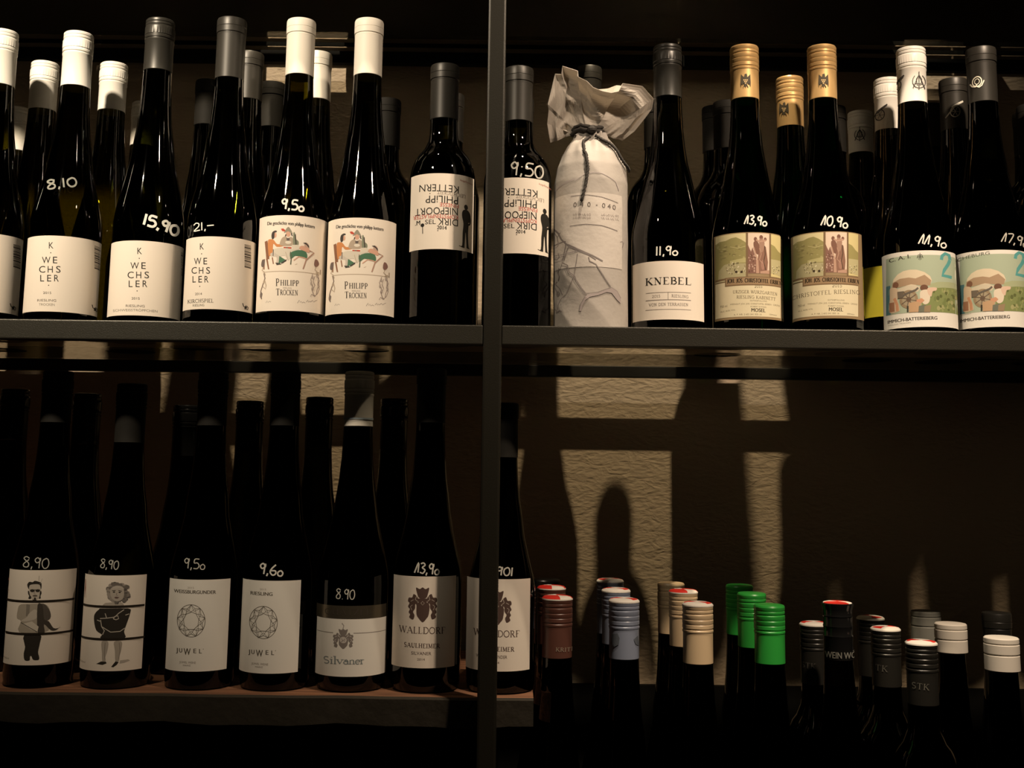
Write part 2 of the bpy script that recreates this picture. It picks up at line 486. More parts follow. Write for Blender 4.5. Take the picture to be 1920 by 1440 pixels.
tag(box_mesh('shade_panel_1', (0.1, Y_WALL - 0.006, CAM.z + .548 + .18), (4.9, 0.012, 0.36), principled('wall_shade_black', (.006, .006, .005), .9, spec=.1)), kind='structure')  # added black sheet, standing in for shade on the wall above the shelf
tag(box_mesh('shade_panel_2', (0.1, Y_WALL - 0.005, CAM.z - .27 - .25), (4.9, 0.010, 0.50), MATS['wall_shade_black']), kind='structure')  # added black sheet that darkens the low wall where the lamps would light it
# ------------------------------------------------------------------ the steel rack
rack = empty('display_rack', (0, 1.0, 0), 'dark steel frame rack holding all the wine bottles, with one square post in front', 'rack')
def rk(name, x0, x1, y0, y1, z0, z1, mat=STEEL, bevel=0.0012, rot=None):
    c = ((x0 + x1) / 2, (y0 + y1) / 2 - 1.0, (z0 + z1) / 2)
    return box_mesh(name, c, (x1 - x0, y1 - y0, z1 - z0), mat, rack, bevel, rot)
YF0, YF1 = 1.128, 1.148
xl = at(906, 620, YF0).x; xr = at(941, 620, YF0).x
rk('post', xl, xr, YF0 - 0.001, YF1, 0.0, 2.35, STEELP, bevel=0.0022)
for x in (-1.45, 1.55):
    rk('post', x, x + 0.019, YF0 - 0.001, YF1, 0.0, 2.35, bevel=0.0022)
    rk('upright', x, x + 0.019, 1.455, 1.474, 0.0, 2.35)
ZT = zat(121, 1.455)                     # bottom of the rear rail of the shelf above
hh = Z_LIPT - Z_LIPB
for a, b in ((-1.43, xl - 0.0003), (xr + 0.0003, 1.55)):
    rk('front_rail', a, b, YF0, YF1, Z_LIPB, Z_LIPT)
    rk('front_rail', a, b, YF0, YF1, CAM.z + 0.588, CAM.z + 0.588 + hh)
zr0 = zat(705, 1.455); zr1 = Z_SH - 0.0065
rk('rear_rail', -1.43, 1.55, 1.455, 1.468, zr0, zr1, STEEL2)
rk('rear_rail', -1.43, 1.55, 1.455, 1.468, ZT, ZT + 0.016, principled('matt_black_rail', (.004, .004, .0035), .8, spec=.15))
# rear upright and slanting brace at the right end of the view
pu = at(1868, 200, 1.475)
rk('upright', pu.x - 0.008, pu.x + 0.008, 1.4745, 1.486, 0.4, ZT + 0.03, STEEL2)
p0, p1 = at(1852, 222, 1.45), at(1935, 112, 1.45)
d = p1 - p0
tag(rk('brace', -0.5 * d.length - .02, 0.5 * d.length + .02, 0.995, 1.005, -0.011, 0.011, STEEL2, rot=Matrix.Rotation(-math.atan2(d.z, d.x), 3, 'Y')))
rack.children[-1].location = ((p0.x + p1.x) / 2, 0.444, (p0.z + p1.z) / 2)
# rails carrying the wooden plank and the low shelves
rk('front_rail', -1.43, xl, 1.18, 1.195, Z_PL - 0.046, Z_PL - 0.0275, STEEL2)
rk('rear_rail', -1.43, at(999, 1300, 1.1).x, 1.455, 1.468, Z_PL - 0.046, Z_PL - 0.0275, STEEL2)
ZR = CAM.z - 0.469                       # low shelf on the right
ZL = CAM.z - 0.618                       # low shelf on the left

tag(box_mesh('glass_shelf', ((-1.43 + 1.55) / 2, (1.1485 + 1.474) / 2, Z_SH - 0.003), (2.97, 0.3255, 0.006), G_SHELF), 'clear glass shelf at mid height carrying the upper row of wine bottles', 'shelf')
tag(box_mesh('glass_shelf', ((-1.43 + 1.55) / 2, (1.1485 + 1.474) / 2, ZT + 0.0195), (2.97, 0.3255, 0.006), G_SHELF), 'glass shelf above the bottle caps, at the top edge of the photo', 'shelf')
# added boxes on it, gaps shaping the lamp light on the wall: (x0, x1, depth of the front face)
LIGHT_BLOCKERS = ((-1.30, -1.01, 1.168, 1.474), (-1.008, -.70, 1.168, 1.474), (-.698, -.557, 1.168, 1.474), (-.5565, -.541, 1.168, 1.402), (-.54, -.403, 1.168, 1.474), (-.402, -.389, 1.36, 1.474), (-.388, -.336, 1.168, 1.474), (-.335, -.234, 1.312, 1.402), (-.233, -.2225, 1.168, 1.474), (-.222, -.207, 1.312, 1.474),
           (-.206, .097, 1.168, 1.474), (.098, .222, 1.36, 1.474), (.223, .268, 1.168, 1.474), (.269, .304, 1.36, 1.474), (.305, .490, 1.168, 1.474), (.4905, .596, 1.168, 1.402), (.597, .620, 1.168, 1.474), (.6205, .70, 1.168, 1.402), (.7005, .80, 1.168, 1.474), (.802, 1.1, 1.168, 1.474))
for x0, x1, yf, yb in LIGHT_BLOCKERS:
    hc = .06
    cr = empty('light_blocker', ((x0 + x1) / 2, (yf + yb) / 2, ZT + .0227), 'dark low box added on the glass shelf at the very top to block light', 'box', 'added light blockers on the top shelf')
    box_mesh('blocker_body', (0, 0, hc / 2), (x1 - x0, yb - yf, hc), principled('dark_brown_blocker', (.012, .010, .006), .9, spec=.1), cr, .002)
    box_mesh('blocker_strip', (0, (yf - yb) / 2 - .0006, hc / 2), (min(.05, (x1 - x0) * .4), .0006, hc), principled('brown_blocker_strip', (.02, .015, .01), .5), cr)

def wood_material():
    m = principled('rough_reddish_wood', (0.30, 0.13, 0.06), 0.75)
    nt = m.node_tree; b = nt.nodes['Principled BSDF']
    tc = nt.nodes.new('ShaderNodeTexCoord'); mp = nt.nodes.new('ShaderNodeMapping'); mp.inputs['Scale'].default_value = (3, 40, 60)
    n = nt.nodes.new('ShaderNodeTexNoise'); n.inputs['Scale'].default_value = 3; n.inputs['Detail'].default_value = 6; n.inputs['Distortion'].default_value = .8
    r = nt.nodes.new('ShaderNodeValToRGB'); r.color_ramp.elements[0].color = (0.09, 0.038, 0.018, 1); r.color_ramp.elements[1].color = (0.30, 0.135, 0.065, 1)
    r.color_ramp.elements[0].position = .3; r.color_ramp.elements[1].position = .7
    bp = nt.nodes.new('ShaderNodeBump'); bp.inputs['Strength'].default_value = .5; bp.inputs['Distance'].default_value = .001
    L = nt.links.new
    L(tc.outputs['Object'], mp.inputs[0]); L(mp.outputs[0], n.inputs['Vector']); L(n.outputs['Fac'], r.inputs[0]); L(r.outputs[0], b.inputs['Base Color'])
    L(n.outputs['Fac'], bp.inputs['Height']); L(bp.outputs[0], b.inputs['Normal'])
    return m
WOOD = wood_material()
def plank():
    x0, x1 = -1.42, at(999, 1300, 1.2).x
    V, Fc, n = [], [], 60
    for i in range(n + 1):
        x = x0 + (x1 - x0) * i / n
        j = 0.0012 * math.sin(x * 31) + 0.0008 * math.sin(x * 73 + 1)
        for y, z in ((1.163 + j, 0), (1.1655 + j, -0.0), (1.454, 0), (1.454, -0.0275), (1.164 + j * .5, -0.0275 + j), (1.162 + j, -0.002)):
            V.append((x, y, Z_PL + z - (0.0012 if y < 1.1645 + j and z == 0 else 0)))
    for i in range(n):
        for k in range(6):
            a, b = i * 6 + k, i * 6 + (k + 1) % 6
            Fc.append((a, b, b + 6, a + 6))
    Fc.append(tuple(range(6))); Fc.append(tuple(reversed(range(n * 6, n * 6 + 6))))
    o = mesh_obj('wooden_plank', V, Fc, [WOOD, principled('dark_bark_edge', (0.022, 0.017, 0.009), 0.85, bump=(60, .6, .002))])
    for p in o.data.polygons:
        if p.center.y < 1.166 and p.center.z < Z_PL - .0005: p.material_index = 1
    return o
tag(plank(), 'thick rough reddish wooden plank under the lower left row of bottles', 'shelf')
DARKWOOD = principled('dark_stained_board', (0.022, 0.017, 0.009), 0.85)
tag(box_mesh('low_shelf', (0.56, 1.31, ZR - 0.009), (1.1, 0.30, 0.018), DARKWOOD, bevel=.001), 'dark low shelf board under the screw-capped bottles with coloured caps', 'shelf')
tag(box_mesh('low_shelf', (-0.75, 1.31, ZL - 0.009), (1.36, 0.30, 0.018), DARKWOOD, bevel=.001), 'dark low shelf board below the wooden plank, almost in darkness', 'shelf')

# ------------------------------------------------------------------ bottles
WHITE = principled('white_enamel', (0.80, 0.77, 0.70), 0.38, spec=0.4)
WHITE2 = principled('matt_white_capsule', (0.74, 0.69, 0.60), 0.5, spec=0.3)
MATT = principled('matt_black_capsule', (.012, .011, .009), .7, spec=.15)
GREY = principled('dark_grey_metal', (0.030, 0.028, 0.023), 0.40, 0.25)
GREYM = principled('matt_grey_capsule', (0.027, 0.0245, 0.020), 0.42, 0.2)
BLACKC = principled('black_cap_enamel', (0.020, 0.019, 0.016), 0.36, 0.1)
BLACKG = principled('glossy_black_cap', (0.01, 0.01, 0.01), 0.15)
GOLD = principled('old_gold_metal', (0.62, 0.40, 0.17), 0.36, 0.45)
BROWNC = principled('brown_cap_enamel', (0.10, 0.04, 0.028), 0.4)
BLUEC = principled('slate_blue_cap_enamel', (0.22, 0.25, 0.33), 0.36)
BEIGEC = principled('beige_cap_enamel', (0.66, 0.50, 0.31), 0.36)
GREENC = principled('bright_green_cap_enamel', (0.03, 0.36, 0.05), 0.36)
BLACKP = (0.02, 0.018, 0.015)
MARKER = (0.80, 0.79, 0.72)
MARKER2 = (0.30, 0.30, 0.26)

def neck_r(kind, h, H):
    return 0.0145
def bottle_profile(kind, H, R):
    if kind == 'flute':
        k = H / 0.33
        t = [(.030, 0), (.034, .0012), (R - .0008, .0045), (R, .009), (R, .108), (R * .985, .118), (R * .93, .130), (R * .855, .1425), (R * .765, .157), (R * .66, .176), (.0212, .196), (.0183, .216), (.0165, .236), (.0155, .256), (.0150, .272), (.0146, .29), (.0142, .3285)]
        return [(r, z if z < .02 else z * k) for r, z in t]
    # round-shouldered bottle
    t = [(.028, 0), (.031, .0012), (R - .0008, .0045), (R, .009), (R, .165), (R * .985, .175), (R * .94, .184), (R * .86, .192), (R * .75, .199), (R * .62, .2045), (.0185, .2105), (.0163, .216), (.0152, .224), (.0147, .236), (.0142, .2985)]
    k = H / .30
    return [(r, z if z < .02 else z * k) for r, z in t]

def cap_profile(style, L):
    """z measured down from the top: returned bottom-up from -L to 0; and the knurled rows"""
    if style == 'screw':
        r = .0152
        P = [(.0150, -L), (.01535, -L + .0004), (.0152, -L + .002), (.0151, -.0262), (.0155, -.0254), (.0156, -.0240), (.0148, -.0234), (.0148, -.0226), (.0156, -.0220), (.0157, -.0200),
             (.0153, -.0192), (.0153, -.0186), (.0156, -.0182), (.0156, -.0100), (.0156, -.0094), (.0152, -.0088), (.0149, -.0080), (.0154, -.0072), (.0154, -.0052), (.0149, -.0046), (.0154, -.0038), (.0153, -.0014), (.0143, -.0003), (.0128, 0)]
        return P, {12, 13}
    if style == 'ring':     # widely ribbed screw cap
        P = [(.0148, -L), (.0152, -L + .0005), (.0151, -.0285), (.0156, -.0278), (.0157, -.0262), (.0150, -.0254), (.0151, -.0246), (.0156, -.0238), (.0156, -.0208), (.0152, -.0202), (.0156, -.0194), (.0157, -.0160),
             (.0152, -.0153), (.0156, -.0145), (.0156, -.0108), (.0149, -.0100), (.0149, -.0092), (.0155, -.0084), (.0155, -.0066), (.0150, -.0060), (.0155, -.0050), (.0156, -.0022), (.0148, -.0006), (.0132, 0)]
        return P, set()
    if style == 'cork':
        P = [(.0149, -L), (.0153, -L + .0004), (.0152, -.0200), (.0154, -.0178), (.0149, -.0172), (.0149, -.0166), (.0158, -.0160), (.0159, -.0100), (.0156, -.0096), (.0159, -.0092), (.0158, -.0020), (.0152, -.0004), (.0140, 0)]
        return P, set()
    if style == 'short':    # short wide white stopper cap
        P = [(.0163, -L), (.0167, -L + .0006), (.0166, -.0175), (.0160, -.0168), (.0160, -.0160), (.0167, -.0152), (.0168, -.0070), (.0160, -.0064), (.0160, -.0058), (.0166, -.0050), (.0165, -.0012), (.0155, -.0002), (.0146, 0)]
        return P, set()
    # flared
    P = [(.0146, -L), (.0150, -L + .0006), (.0148, -.034), (.0152, -.033), (.0146, -.0315), (.0148, -.024), (.0152, -.0232), (.0147, -.0215), (.0146, -.014), (.0152, -.013), (.0146, -.0115), (.0150, -.006), (.0165, -.0015), (.0166, -.0004), (.0158, 0)]
    return P, set()

UP_GROUP, LOW_GROUP, CAP_GROUP, DARK_GROUP = 'wine bottles on the glass shelf', 'wine bottles on the wooden plank', 'screw-capped bottles on the low right shelf', 'bottles in the dark low shelf'
ALLB = []
def bottle(px, py, Y, label, zs=None, kind='flute', cap='screw', cmat=WHITE, g=G_OLIVE, w=None, R=.0353, capbot=None, capL=.057, group=UP_GROUP, capname=None, base_px=None):
    """px, py: middle of the cap's upper edge in the photograph; Y: depth of the axis; w: width of the body in photo pixels"""
    zs = Z_SH if zs is None else zs
    p = at(px, py, Y)
    if py < 600: p = Vector((p.x, Y, at(px, py, Y - .0138).z))     # from below, the front of the rim stands highest
    if base_px is not None:      # the body's own centre line: (x, y) in the photograph
        q = at(base_px[0], base_px[1], Y); p = Vector((q.x, Y, p.z)) if abs(q.x - p.x) > .001 else p
    Ht = p.z - zs
    if w:
        dep = (Vector((p.x, Y, zs + .06)) - CAM).dot(fwd)
        R = w * dep / F_PX * math.cos(math.atan2(p.x, Y)) / 2 / 1.0
    root = empty('wine_bottle', (p.x, Y, zs), label, 'bottle', group)
    Hg = Ht - .0025
    lathe('glass_body', bottle_profile(kind, Hg, R), g, root, 64, 35)
    if capbot is not None: capL = p.z - at(px, capbot, Y - .015).z
    prof, kn = cap_profile(cap, capL)
    nm = capname or ('foil_capsule' if cap == 'cork' else 'screw_cap')
    c = lathe(nm, [(r, z + Ht) for r, z in prof], cmat, root, 72, 28, kn)
    cyl = Cyl(p.x, Y, R, zs)
    cyl.root, cyl.Ht, cyl.cap, cyl.capL = root, Ht, c, capL
    ALLB.append((p.x, Y, zs, R, root.name, label))
    return cyl
def art(c, ox=0, oy=0, k=1.0, cap=False, z=None):
    if cap:
        cc = Cyl(c.X, c.Y, .0154, c.z0)
        a = Art(cc, ox, oy, k, base=.0002); a.host = c.cap
    else: a = Art(c, ox, oy, k)
    a.root_inv = Matrix.Translation(-Vector((c.X, c.Y, c.z0)))
    return a
PAPER = principled('white_label_paper', (0.80, 0.72, 0.62), 0.7, spec=.2)
PAPERC = principled('cream_label_paper', (0.74, 0.66, 0.48), 0.7, spec=.2)
PAPERW = principled('cool_white_label_paper', (0.78, 0.75, 0.68), 0.7, spec=.2)
def price(c, txt, x, y, h, w=None, rot=0, pen=2.6, col=MARKER):
    a = art(c); a.part('price_writing'); a.hand(txt, x, y, h, col, w, rot, pen); a.build(c.root)

# --- label drawings (coordinates read off enlarged crops: origin ox, oy, scale k)
def wechsler(c, dx, dy, x0, x1, y0, y1, year, l1, l2, kx=1.0, bar=None, logo=None, text=True, big=False):
    a = art(c, 0, 320, 4)
    lab = a.patch('paper_label', x0, x1, y0, y1, PAPER, c.root)
    X = lambda x: 380 + (x - 380) * kx + dx
    Yy = lambda y: y + dy
    if text:
        for t, x, y, h, w in (('K', 385, 560, 48, 34), ('W', 348, 670, 50, 62), ('E', 414, 670, 50, 32), ('C', 318, 740, 50, 46), ('H', 378, 740, 50, 38), ('S', 438, 740, 50, 34), ('L', 318, 806, 50, 28), ('E', 370, 806, 50, 30), ('R', 424, 806, 50, 34)):
            a.text(t, X(x), Yy(y), h, BLACKP, w * kx)
        for x, y in ((382, 616), (366, 860)): a.ell(X(x), Yy(y), 4, 4, BLACKP, 8)
        a.text(year, X(355), Yy(916), 18, (.08, .07, .06), 60 * kx)
        if big:
            a.serif(l1, X(372), Yy(968), 26, (.06, .05, .04), 222 * kx); a.text(l2, X(355), Yy(1001), 18, (.1, .09, .07), 98 * kx)
        else:
            a.text(l1, X(352), Yy(972), 18, (.12, .1, .08), 140 * kx); a.text(l2, X(352), Yy(1004), 18, (.22, .2, .17), (330 if len(l2) > 10 else 116) * kx)
    if bar:
        bx, by, bw = bar; a.part('barcode'); rnd = random.Random(3); y = by - 88
        while y < by + 88:
            h = rnd.choice((3, 4, 7, 10)); a.rect(bx - bw / 2, y, bx + bw / 2, y + h, (.07, .06, .05)); y += h + rnd.choice((3, 4, 6))
    if logo:
        lx, ly = logo; a.part('emblem')
        a.line([(lx - 20, ly - 22), (lx - 14, ly), (lx - 2, ly + 6), (lx + 4, ly - 8)], 1.6, BLACKP)
        a.ell(lx + 2, ly + 8, 10, 9, BLACKP, 8); a.line([(lx - 8, ly + 20), (lx + 18, ly + 22), (lx + 20, ly + 6), (lx + 8, ly - 4)], 1.5, BLACKP)
    a.build(c.root); return lab

def dinner(c, dx, dy, x0, x1, y0, y1):
    """dinner-table cartoon label (a generic drawing), crop origin 440,320 scale 4"""
    a = art(c, 440, 320, 4); a.ox += dx; a.oy += dy
    a.patch('paper_label', x0, x1, y0, y1, PAPER, c.root)
    K, br, org, gr, rd, pk, tp = (.06, .05, .045), (.25, .12, .07), (.58, .24, .09), (.07, .17, .10), (.5, .07, .04), (.62, .36, .26), (.42, .34, .26)
    a.part('lettering')
    a.text('Die geschichte vom philipp kettern', 422, 396, 26, K, 350, 2.2, bold=1)
    a.serif('P', 322, 838, 54, K, 24); a.serif('HILIPP', 412, 842, 40, K, 136)
    a.text('RIESLING', 395, 880, 12, (.35, .3, .26), 62)
    a.serif('T', 325, 910, 48, K, 26); a.serif('ROCKEN', 408, 914, 38, K, 130)
    a.line('470,996 484,972 490,990 498,980 504,992 516,984 528,990', .8, (.25, .22, .2)); a.line('536,990 548,974 552,990 560,980 566,986 584,972 590,984 604,972 616,966', .8, (.25, .22, .2)); a.line('236,990 246,976 252,990 262,980 274,986', .7, (.3, .27, .24))
    a.part('illustration')
    # chair
    a.poly('228,530 248,524 262,640 262,668 240,662', br); a.poly('238,660 250,662 262,742 252,740', br); a.line('226,664 222,742', 2, br); a.line('284,650 292,700', 2, br)
    # diner in the rust coat
    a.poly('252,520 276,512 296,520 322,552 372,548 370,566 318,572 292,548 286,610 262,640 254,600', org)
    a.poly('284,462 304,450 318,454 316,462 304,466 302,486 298,506 284,514 278,490', K)
    a.poly('302,466 314,468 316,486 312,500 300,502', pk)
    a.poly('272,618 330,612 350,650 330,700 312,706 316,650 276,640', (.55, .49, .42)); a.poly('306,690 340,692 352,704 318,708', K)
    # cloth and table
    a.poly('292,590 350,578 440,590 470,600 424,650 400,672 380,640 340,640 300,612', (.62, .57, .48)); a.line('292,590 290,640', 1.2, K); a.line('420,660 418,608', 1.2, K); a.line('400,670 382,610', .9, tp)
    a.poly('336,640 380,668 368,694 340,690 330,700', gr); a.poly('350,690 390,664 388,678 352,700', K)
    # hatted diner in the middle
    a.poly('370,468 388,436 404,422 420,440 436,474 412,462 384,464', (.28, .26, .2)); a.poly('348,436 366,434 380,446 378,458 356,452', rd)
    a.ell(402, 476, 17, 20, pk); a.line('386,478 380,498', 2, K); a.line('424,470 432,490', 2, K)
    a.poly('344,530 360,502 384,494 400,506 424,496 444,520 440,560 346,562', tp); a.poly('388,506 414,506 410,530 392,530', (.12, .1, .09)); a.ell(402, 538, 22, 12, (.7, .64, .54))
    a.poly('440,470 452,468 458,510 478,530 474,560 440,558', (.22, .24, .17)); a.line('454,478 460,556', 2, K)
    a.poly('368,572 426,574 426,584 368,582', rd); a.ell(392, 577, 10, 4, (.2, .16, .12))
    # reclining diner with green breeches
    a.poly('428,560 470,556 500,572 476,592 436,600', (.66, .6, .5))
    a.poly('500,566 548,572 560,596 556,612 520,604 484,588', pk); a.ell(538, 560, 16, 18, (.5, .35, .28)); a.poly('512,544 534,540 556,562 556,580 540,560', K)
    a.poly('420,618 480,596 534,606 540,650 500,646 456,640 430,660 416,652', gr)
    a.line('442,676 480,646 520,652 536,658', 1.8, pk); a.line('560,600 594,610 534,674 512,742', 2.2, (.4, .24, .18)); a.line('416,618 426,636 420,704', 2, (.1, .12, .08)); a.line('452,706 470,698', .7, tp)
    # rule with hanging garlands
    a.line([(x, 754 + (2 if x % 20 else -2)) for x in range(215, 640, 10)], 1.1, tp, anchor=(420, 752))
    for g, sx in ((0, 1), (1, 1)):
        bx = 214 if g == 0 else 606
        a.poly([(bx - 12, 700), (bx - 4, 668), (bx + 14, 672), (bx + (24 if g else 14), 700), (bx + 6, 724), (bx - 8, 720)], (.15, .12, .11) if not g else (.22, .12, .1))
        a.line([(bx + 4, 722), (bx - 6, 746), (bx + 12, 762), (bx + 20, 790)], 1.3, tp)
    a.line('222,770 230,810 216,850 200,900 196,944 206,964', 1.8, (.2, .15, .13)); a.line('228,820 238,862 234,890 212,866', 1.4, tp); a.poly('198,900 212,924 204,966 192,934', (.18, .15, .14)); a.ell(222, 836, 6, 12, tp)
    a.line('640,740 640,776 628,764 608,772', 1.8, tp)
    for q in ('584,776 568,820 582,862 576,890 590,930 604,940', '610,776 628,800 620,850 632,880 618,920 596,944 576,930 566,950', '600,790 586,830 598,860 584,900', '622,790 630,850 614,900 610,930'): a.line(q, 1.0, (.3, .24, .22))
    for x, y in ((572, 846), (628, 826), (584, 880), (628, 868), (582, 800), (616, 792)): a.ell(x, y, 7, 12, (.42, .36, .32), 8)
    a.build(c.root)

def upside(c, dx, dy, x0, x1, y0, y1):
    """upside-down names label, crop origin 440,320 scale 4"""
    a = art(c, 440, 320, 4); a.ox += dx; a.oy += dy
    a.patch('paper_label', x0, x1, y0, y1, PAPER, c.root)
    K, R_ = BLACKP, (.55, .10, .08)
    a.text('KETTERN', 1533, 130, 54, K, 292, 180 + 2.0); a.text('LEICHTIGKEIT', 1624, 174, 28, (.30, .25, .21), 208, 180 + 4)
    a.text('PHILiPP', 1554, 216, 56, K, 240, 180 + 1); a.text('FINESSE', 1608, 260, 28, R_, 140, 180 + 2)
    a.text('NIEPOORT', 1514, 302, 54, K, 316, 180); a.text('KOPFSTEINPFLASTER', 1508, 342, 30, R_, 330, 180 + .6)
    a.text('DIRK', 1598, 386, 52, K, 150, 180 + 1); a.text('SEL', 1469, 384, 34, K, 80, 1); a.text('.M', 1374, 393, 34, K, 36, 1, bold=1)
    a.text('2014', 1553, 427, 28, K, 70, 2, bold=1); a.ell(1524, 450, 4, 4, K, 8); a.ell(1466, 172, 4, 4, K, 8)
    a.ell(1410, 410, 14, 14, K); a.line('1411,420 1412,474', 1.2, K); a.text('kopfstein', 1735, 84, 15, (.45, .16, .12), 88, 6)
    a.part('illustration')
    a.ell(1733, 276, 14, 20, K); a.poly('1724,292 1742,292 1758,306 1766,330 1768,380 1760,404 1752,410 1748,480 1752,568 1762,582 1738,580 1736,560 1732,480 1728,470 1722,560 1718,582 1682,572 1684,568 1704,564 1708,470 1714,400 1704,350 1704,318 1712,300', K)
    a.line('1750,400 1758,392', 1.4, (.5, .42, .36)); a.build(c.root)

def knebel(c):
    a = art(c, 900, 320, 4); a.patch('paper_label', 1187, 1319, 489, 599, PAPER, c.root)
    K, g = BLACKP, (.22, .19, .17)
    a.serif('KNEBEL', 1412, 826, 52, K, 338, 0, .2, .07)
    an = (1412, 915)
    a.line([(1245, 912), (1580, 912)], .9, g, an); a.line([(1245, 968), (1580, 968)], 1.2, g, (1412, 968)); a.line([(1243, 1040), (1580, 1040)], .9, g, (1412, 1040)); a.line('1411,914 1411,966', .9, g)
    a.serif('2015', 1322, 942, 19, g, 60); a.serif('RIESLING', 1499, 942, 20, g, 124, 2); a.serif('VON DEN TERRASSEN', 1414, 1002, 20, g, 290)
    a.build(c.root)

def landscape(c, dx, dy, x0, x1, y0, y1, second):
    """old engraving label, crop origin 1330,425 scale 6.4"""
    a = art(c, 1330, 425, 6.4); a.ox += dx; a.oy += dy
    a.patch('paper_label', x0, x1, y0, y1, principled('tan_label_border', (.30, .21, .11), .6), c.root)
    W0, W1 = 78, 850
    cream, K = (.72, .64, .44), (.05, .035, .02)
    a.part('illustration')
    o = lambda x: (x, 330)
    def R4(x0, y0, x1, y1, col): a.poly([(x0, y0), (x1, y0), (x1, y1), (x0, y1)], col, anchor=((W0 + W1) / 2, (y0 + y1) / 2))
    R4(W0, 655, W1, 1078, cream)
    R4(W0, 78, 438, 640, (.66, .58, .33)); R4(464, 78, 716, 560, (.72, .58, .46)); R4(736, 78, W1, 590, (.66, .57, .28))
    A = (465, 330)
    a.poly('78,170 130,150 200,150 260,128 320,120 380,150 438,190 438,560 78,610', (.30, .27, .11), A)
    rnd = random.Random(5)
    for i in range(42):
        x, y = rnd.uniform(88, 420), rnd.uniform(160, 400)
        if y < 170 + abs(x - 300) * .3: continue
        a.ell(x, y, rnd.uniform(8, 26), rnd.uniform(5, 12), rnd.choice(((.22, .19, .08), (.40, .36, .17), (.34, .30, .13), (.26, .24, .10))), 7)
    a.poly('250,400 438,372 438,430 250,430', (.46, .42, .20), A); a.line('252,235 340,262 436,240', 1.2, (.5, .45, .22))
    a.poly('110,610 120,500 180,440 240,430 438,440 438,600', (.42, .38, .22), A)
    for i in range(64):
        x, y = rnd.uniform(125, 428), rnd.uniform(425, 570)
        if x < 240 and y < 640 - (x - 90) * 1.4: continue
        a.poly([(x, y), (x + rnd.uniform(5, 12), y - rnd.uniform(4, 12)), (x + rnd.uniform(10, 18), y + 4), (x + 8, y + rnd.uniform(8, 22))], rnd.choice(((.68, .62, .45), (.10, .08, .04), (.30, .25, .14), (.66, .60, .40))))
    for x in (325, 388): a.rect(x - 14, 530, x + 14, 556, K)
    a.poly('78,610 190,606 190,640 78,640', (.60, .54, .34), A)
    # stone figure group in the middle panel
    st, sk = (.20, .10, .07), (.48, .30, .22)
    a.poly('464,220 480,260 500,300 516,250 540,320 560,400 580,470 600,560 464,560', (.23, .12, .09), A)
    for i in range(26): a.ell(rnd.uniform(470, 560), rnd.uniform(330, 545), rnd.uniform(6, 11), rnd.uniform(6, 14), rnd.choice(((.50, .34, .27), (.14, .07, .05))), 7)
    a.poly('584,340 600,240 640,210 676,240 690,340 700,420 690,560 600,560 572,470', (.26, .14, .10), A)
    for cx, cy, r in ((552, 150, 20), (620, 130, 22), (668, 152, 17)): a.ell(cx, cy, r, r * 1.25, st)
    a.poly('530,190 560,170 590,200 600,260 590,330 560,320 534,250', st); a.poly('600,150 640,150 660,200 640,300 610,300 596,220', (.36, .22, .16))
    a.line('532,250 580,420', 2.4, sk); a.poly('560,400 586,400 596,560 560,560', sk); a.line('560,160 600,180 650,170 676,160', 3, sk); a.ell(640, 460, 22, 60, (.36, .2, .15)); a.poly('610,540 716,520 716,565 610,565', sk)
    a.line('600,260 620,330 600,400 636,440', 1.2, sk); a.line('660,230 668,330 650,420 672,520', 1.2, K)
    # right landscape
    a.poly('736,220 780,240 820,290 850,310 850,420 736,400', (.34, .30, .12), (793, 330)); a.poly('736,400 850,400 850,590 736,570', (.50, .45, .25), (793, 490))
    for i in range(16): a.rect(*(lambda x, y: (x, y, x + rnd.uniform(6, 16), y + rnd.uniform(5, 14)))(rnd.uniform(740, 830), rnd.uniform(440, 565)), rnd.choice(((.08, .07, .04), (.7, .64, .46), (.2, .17, .08))))
    br = (.20, .13, .07)
    for q in ((438, 464), (716, 736)): R4(q[0], 70, q[1], 600, br)
    a.poly('192,598 850,598 850,704 192,704', br, (521, 650)); a.poly('205,608 850,608 850,690 205,690', (.34, .23, .13), (521, 650)); a.poly('78,636 192,632 192,656 78,660', br, (135, 645))
    a.part('lettering')
    a.serif('JOH. JOS. CHRISTOFFEL ERBEN', 540, 646, 46, K, 640, 1.2, .28, .1)
    g = (.16, .13, .08)
    if not second:
        a.serif('2015', 588, 718, 30, g, 92); a.serif('URZIGER WURZGARTEN', 548, 785, 36, g, 525, 2); a.serif('RIESLING KABINETT', 560, 848, 36, g, 460, 2)
    else:
        a.serif('2015', 600, 718, 34, g, 116); a.serif('CHRISTOFFEL RIESLING', 470, 800, 46, g, 800, -2.5)
    a.text('GUTSABFÜLLUNG', 588, 890, 18, g, 200, 1); a.text('WEINGUT JOH. JOS. CHRISTOFFEL ERBEN · ÜRZIG', 545, 926, 18, g, 590, .5); a.text('ROBERT EYMAEL', 590, 962, 16, g, 190, 1)
    a.text('750 ml', 176, 958, 28, g, 82, -3); a.text('ALC. 8.0% VOL', 225, 1010, 16, g, 176, -3); a.text('MOSEL', 586, 1002, 44, K, 165, 1, bold=1)
    a.text('A. P. NR. 2 602 041 005 16', 460, 1052, 20, g, 330); a.text('GERMANY', 762, 1060, 16, g, 90, 4)
    a.build(c.root)

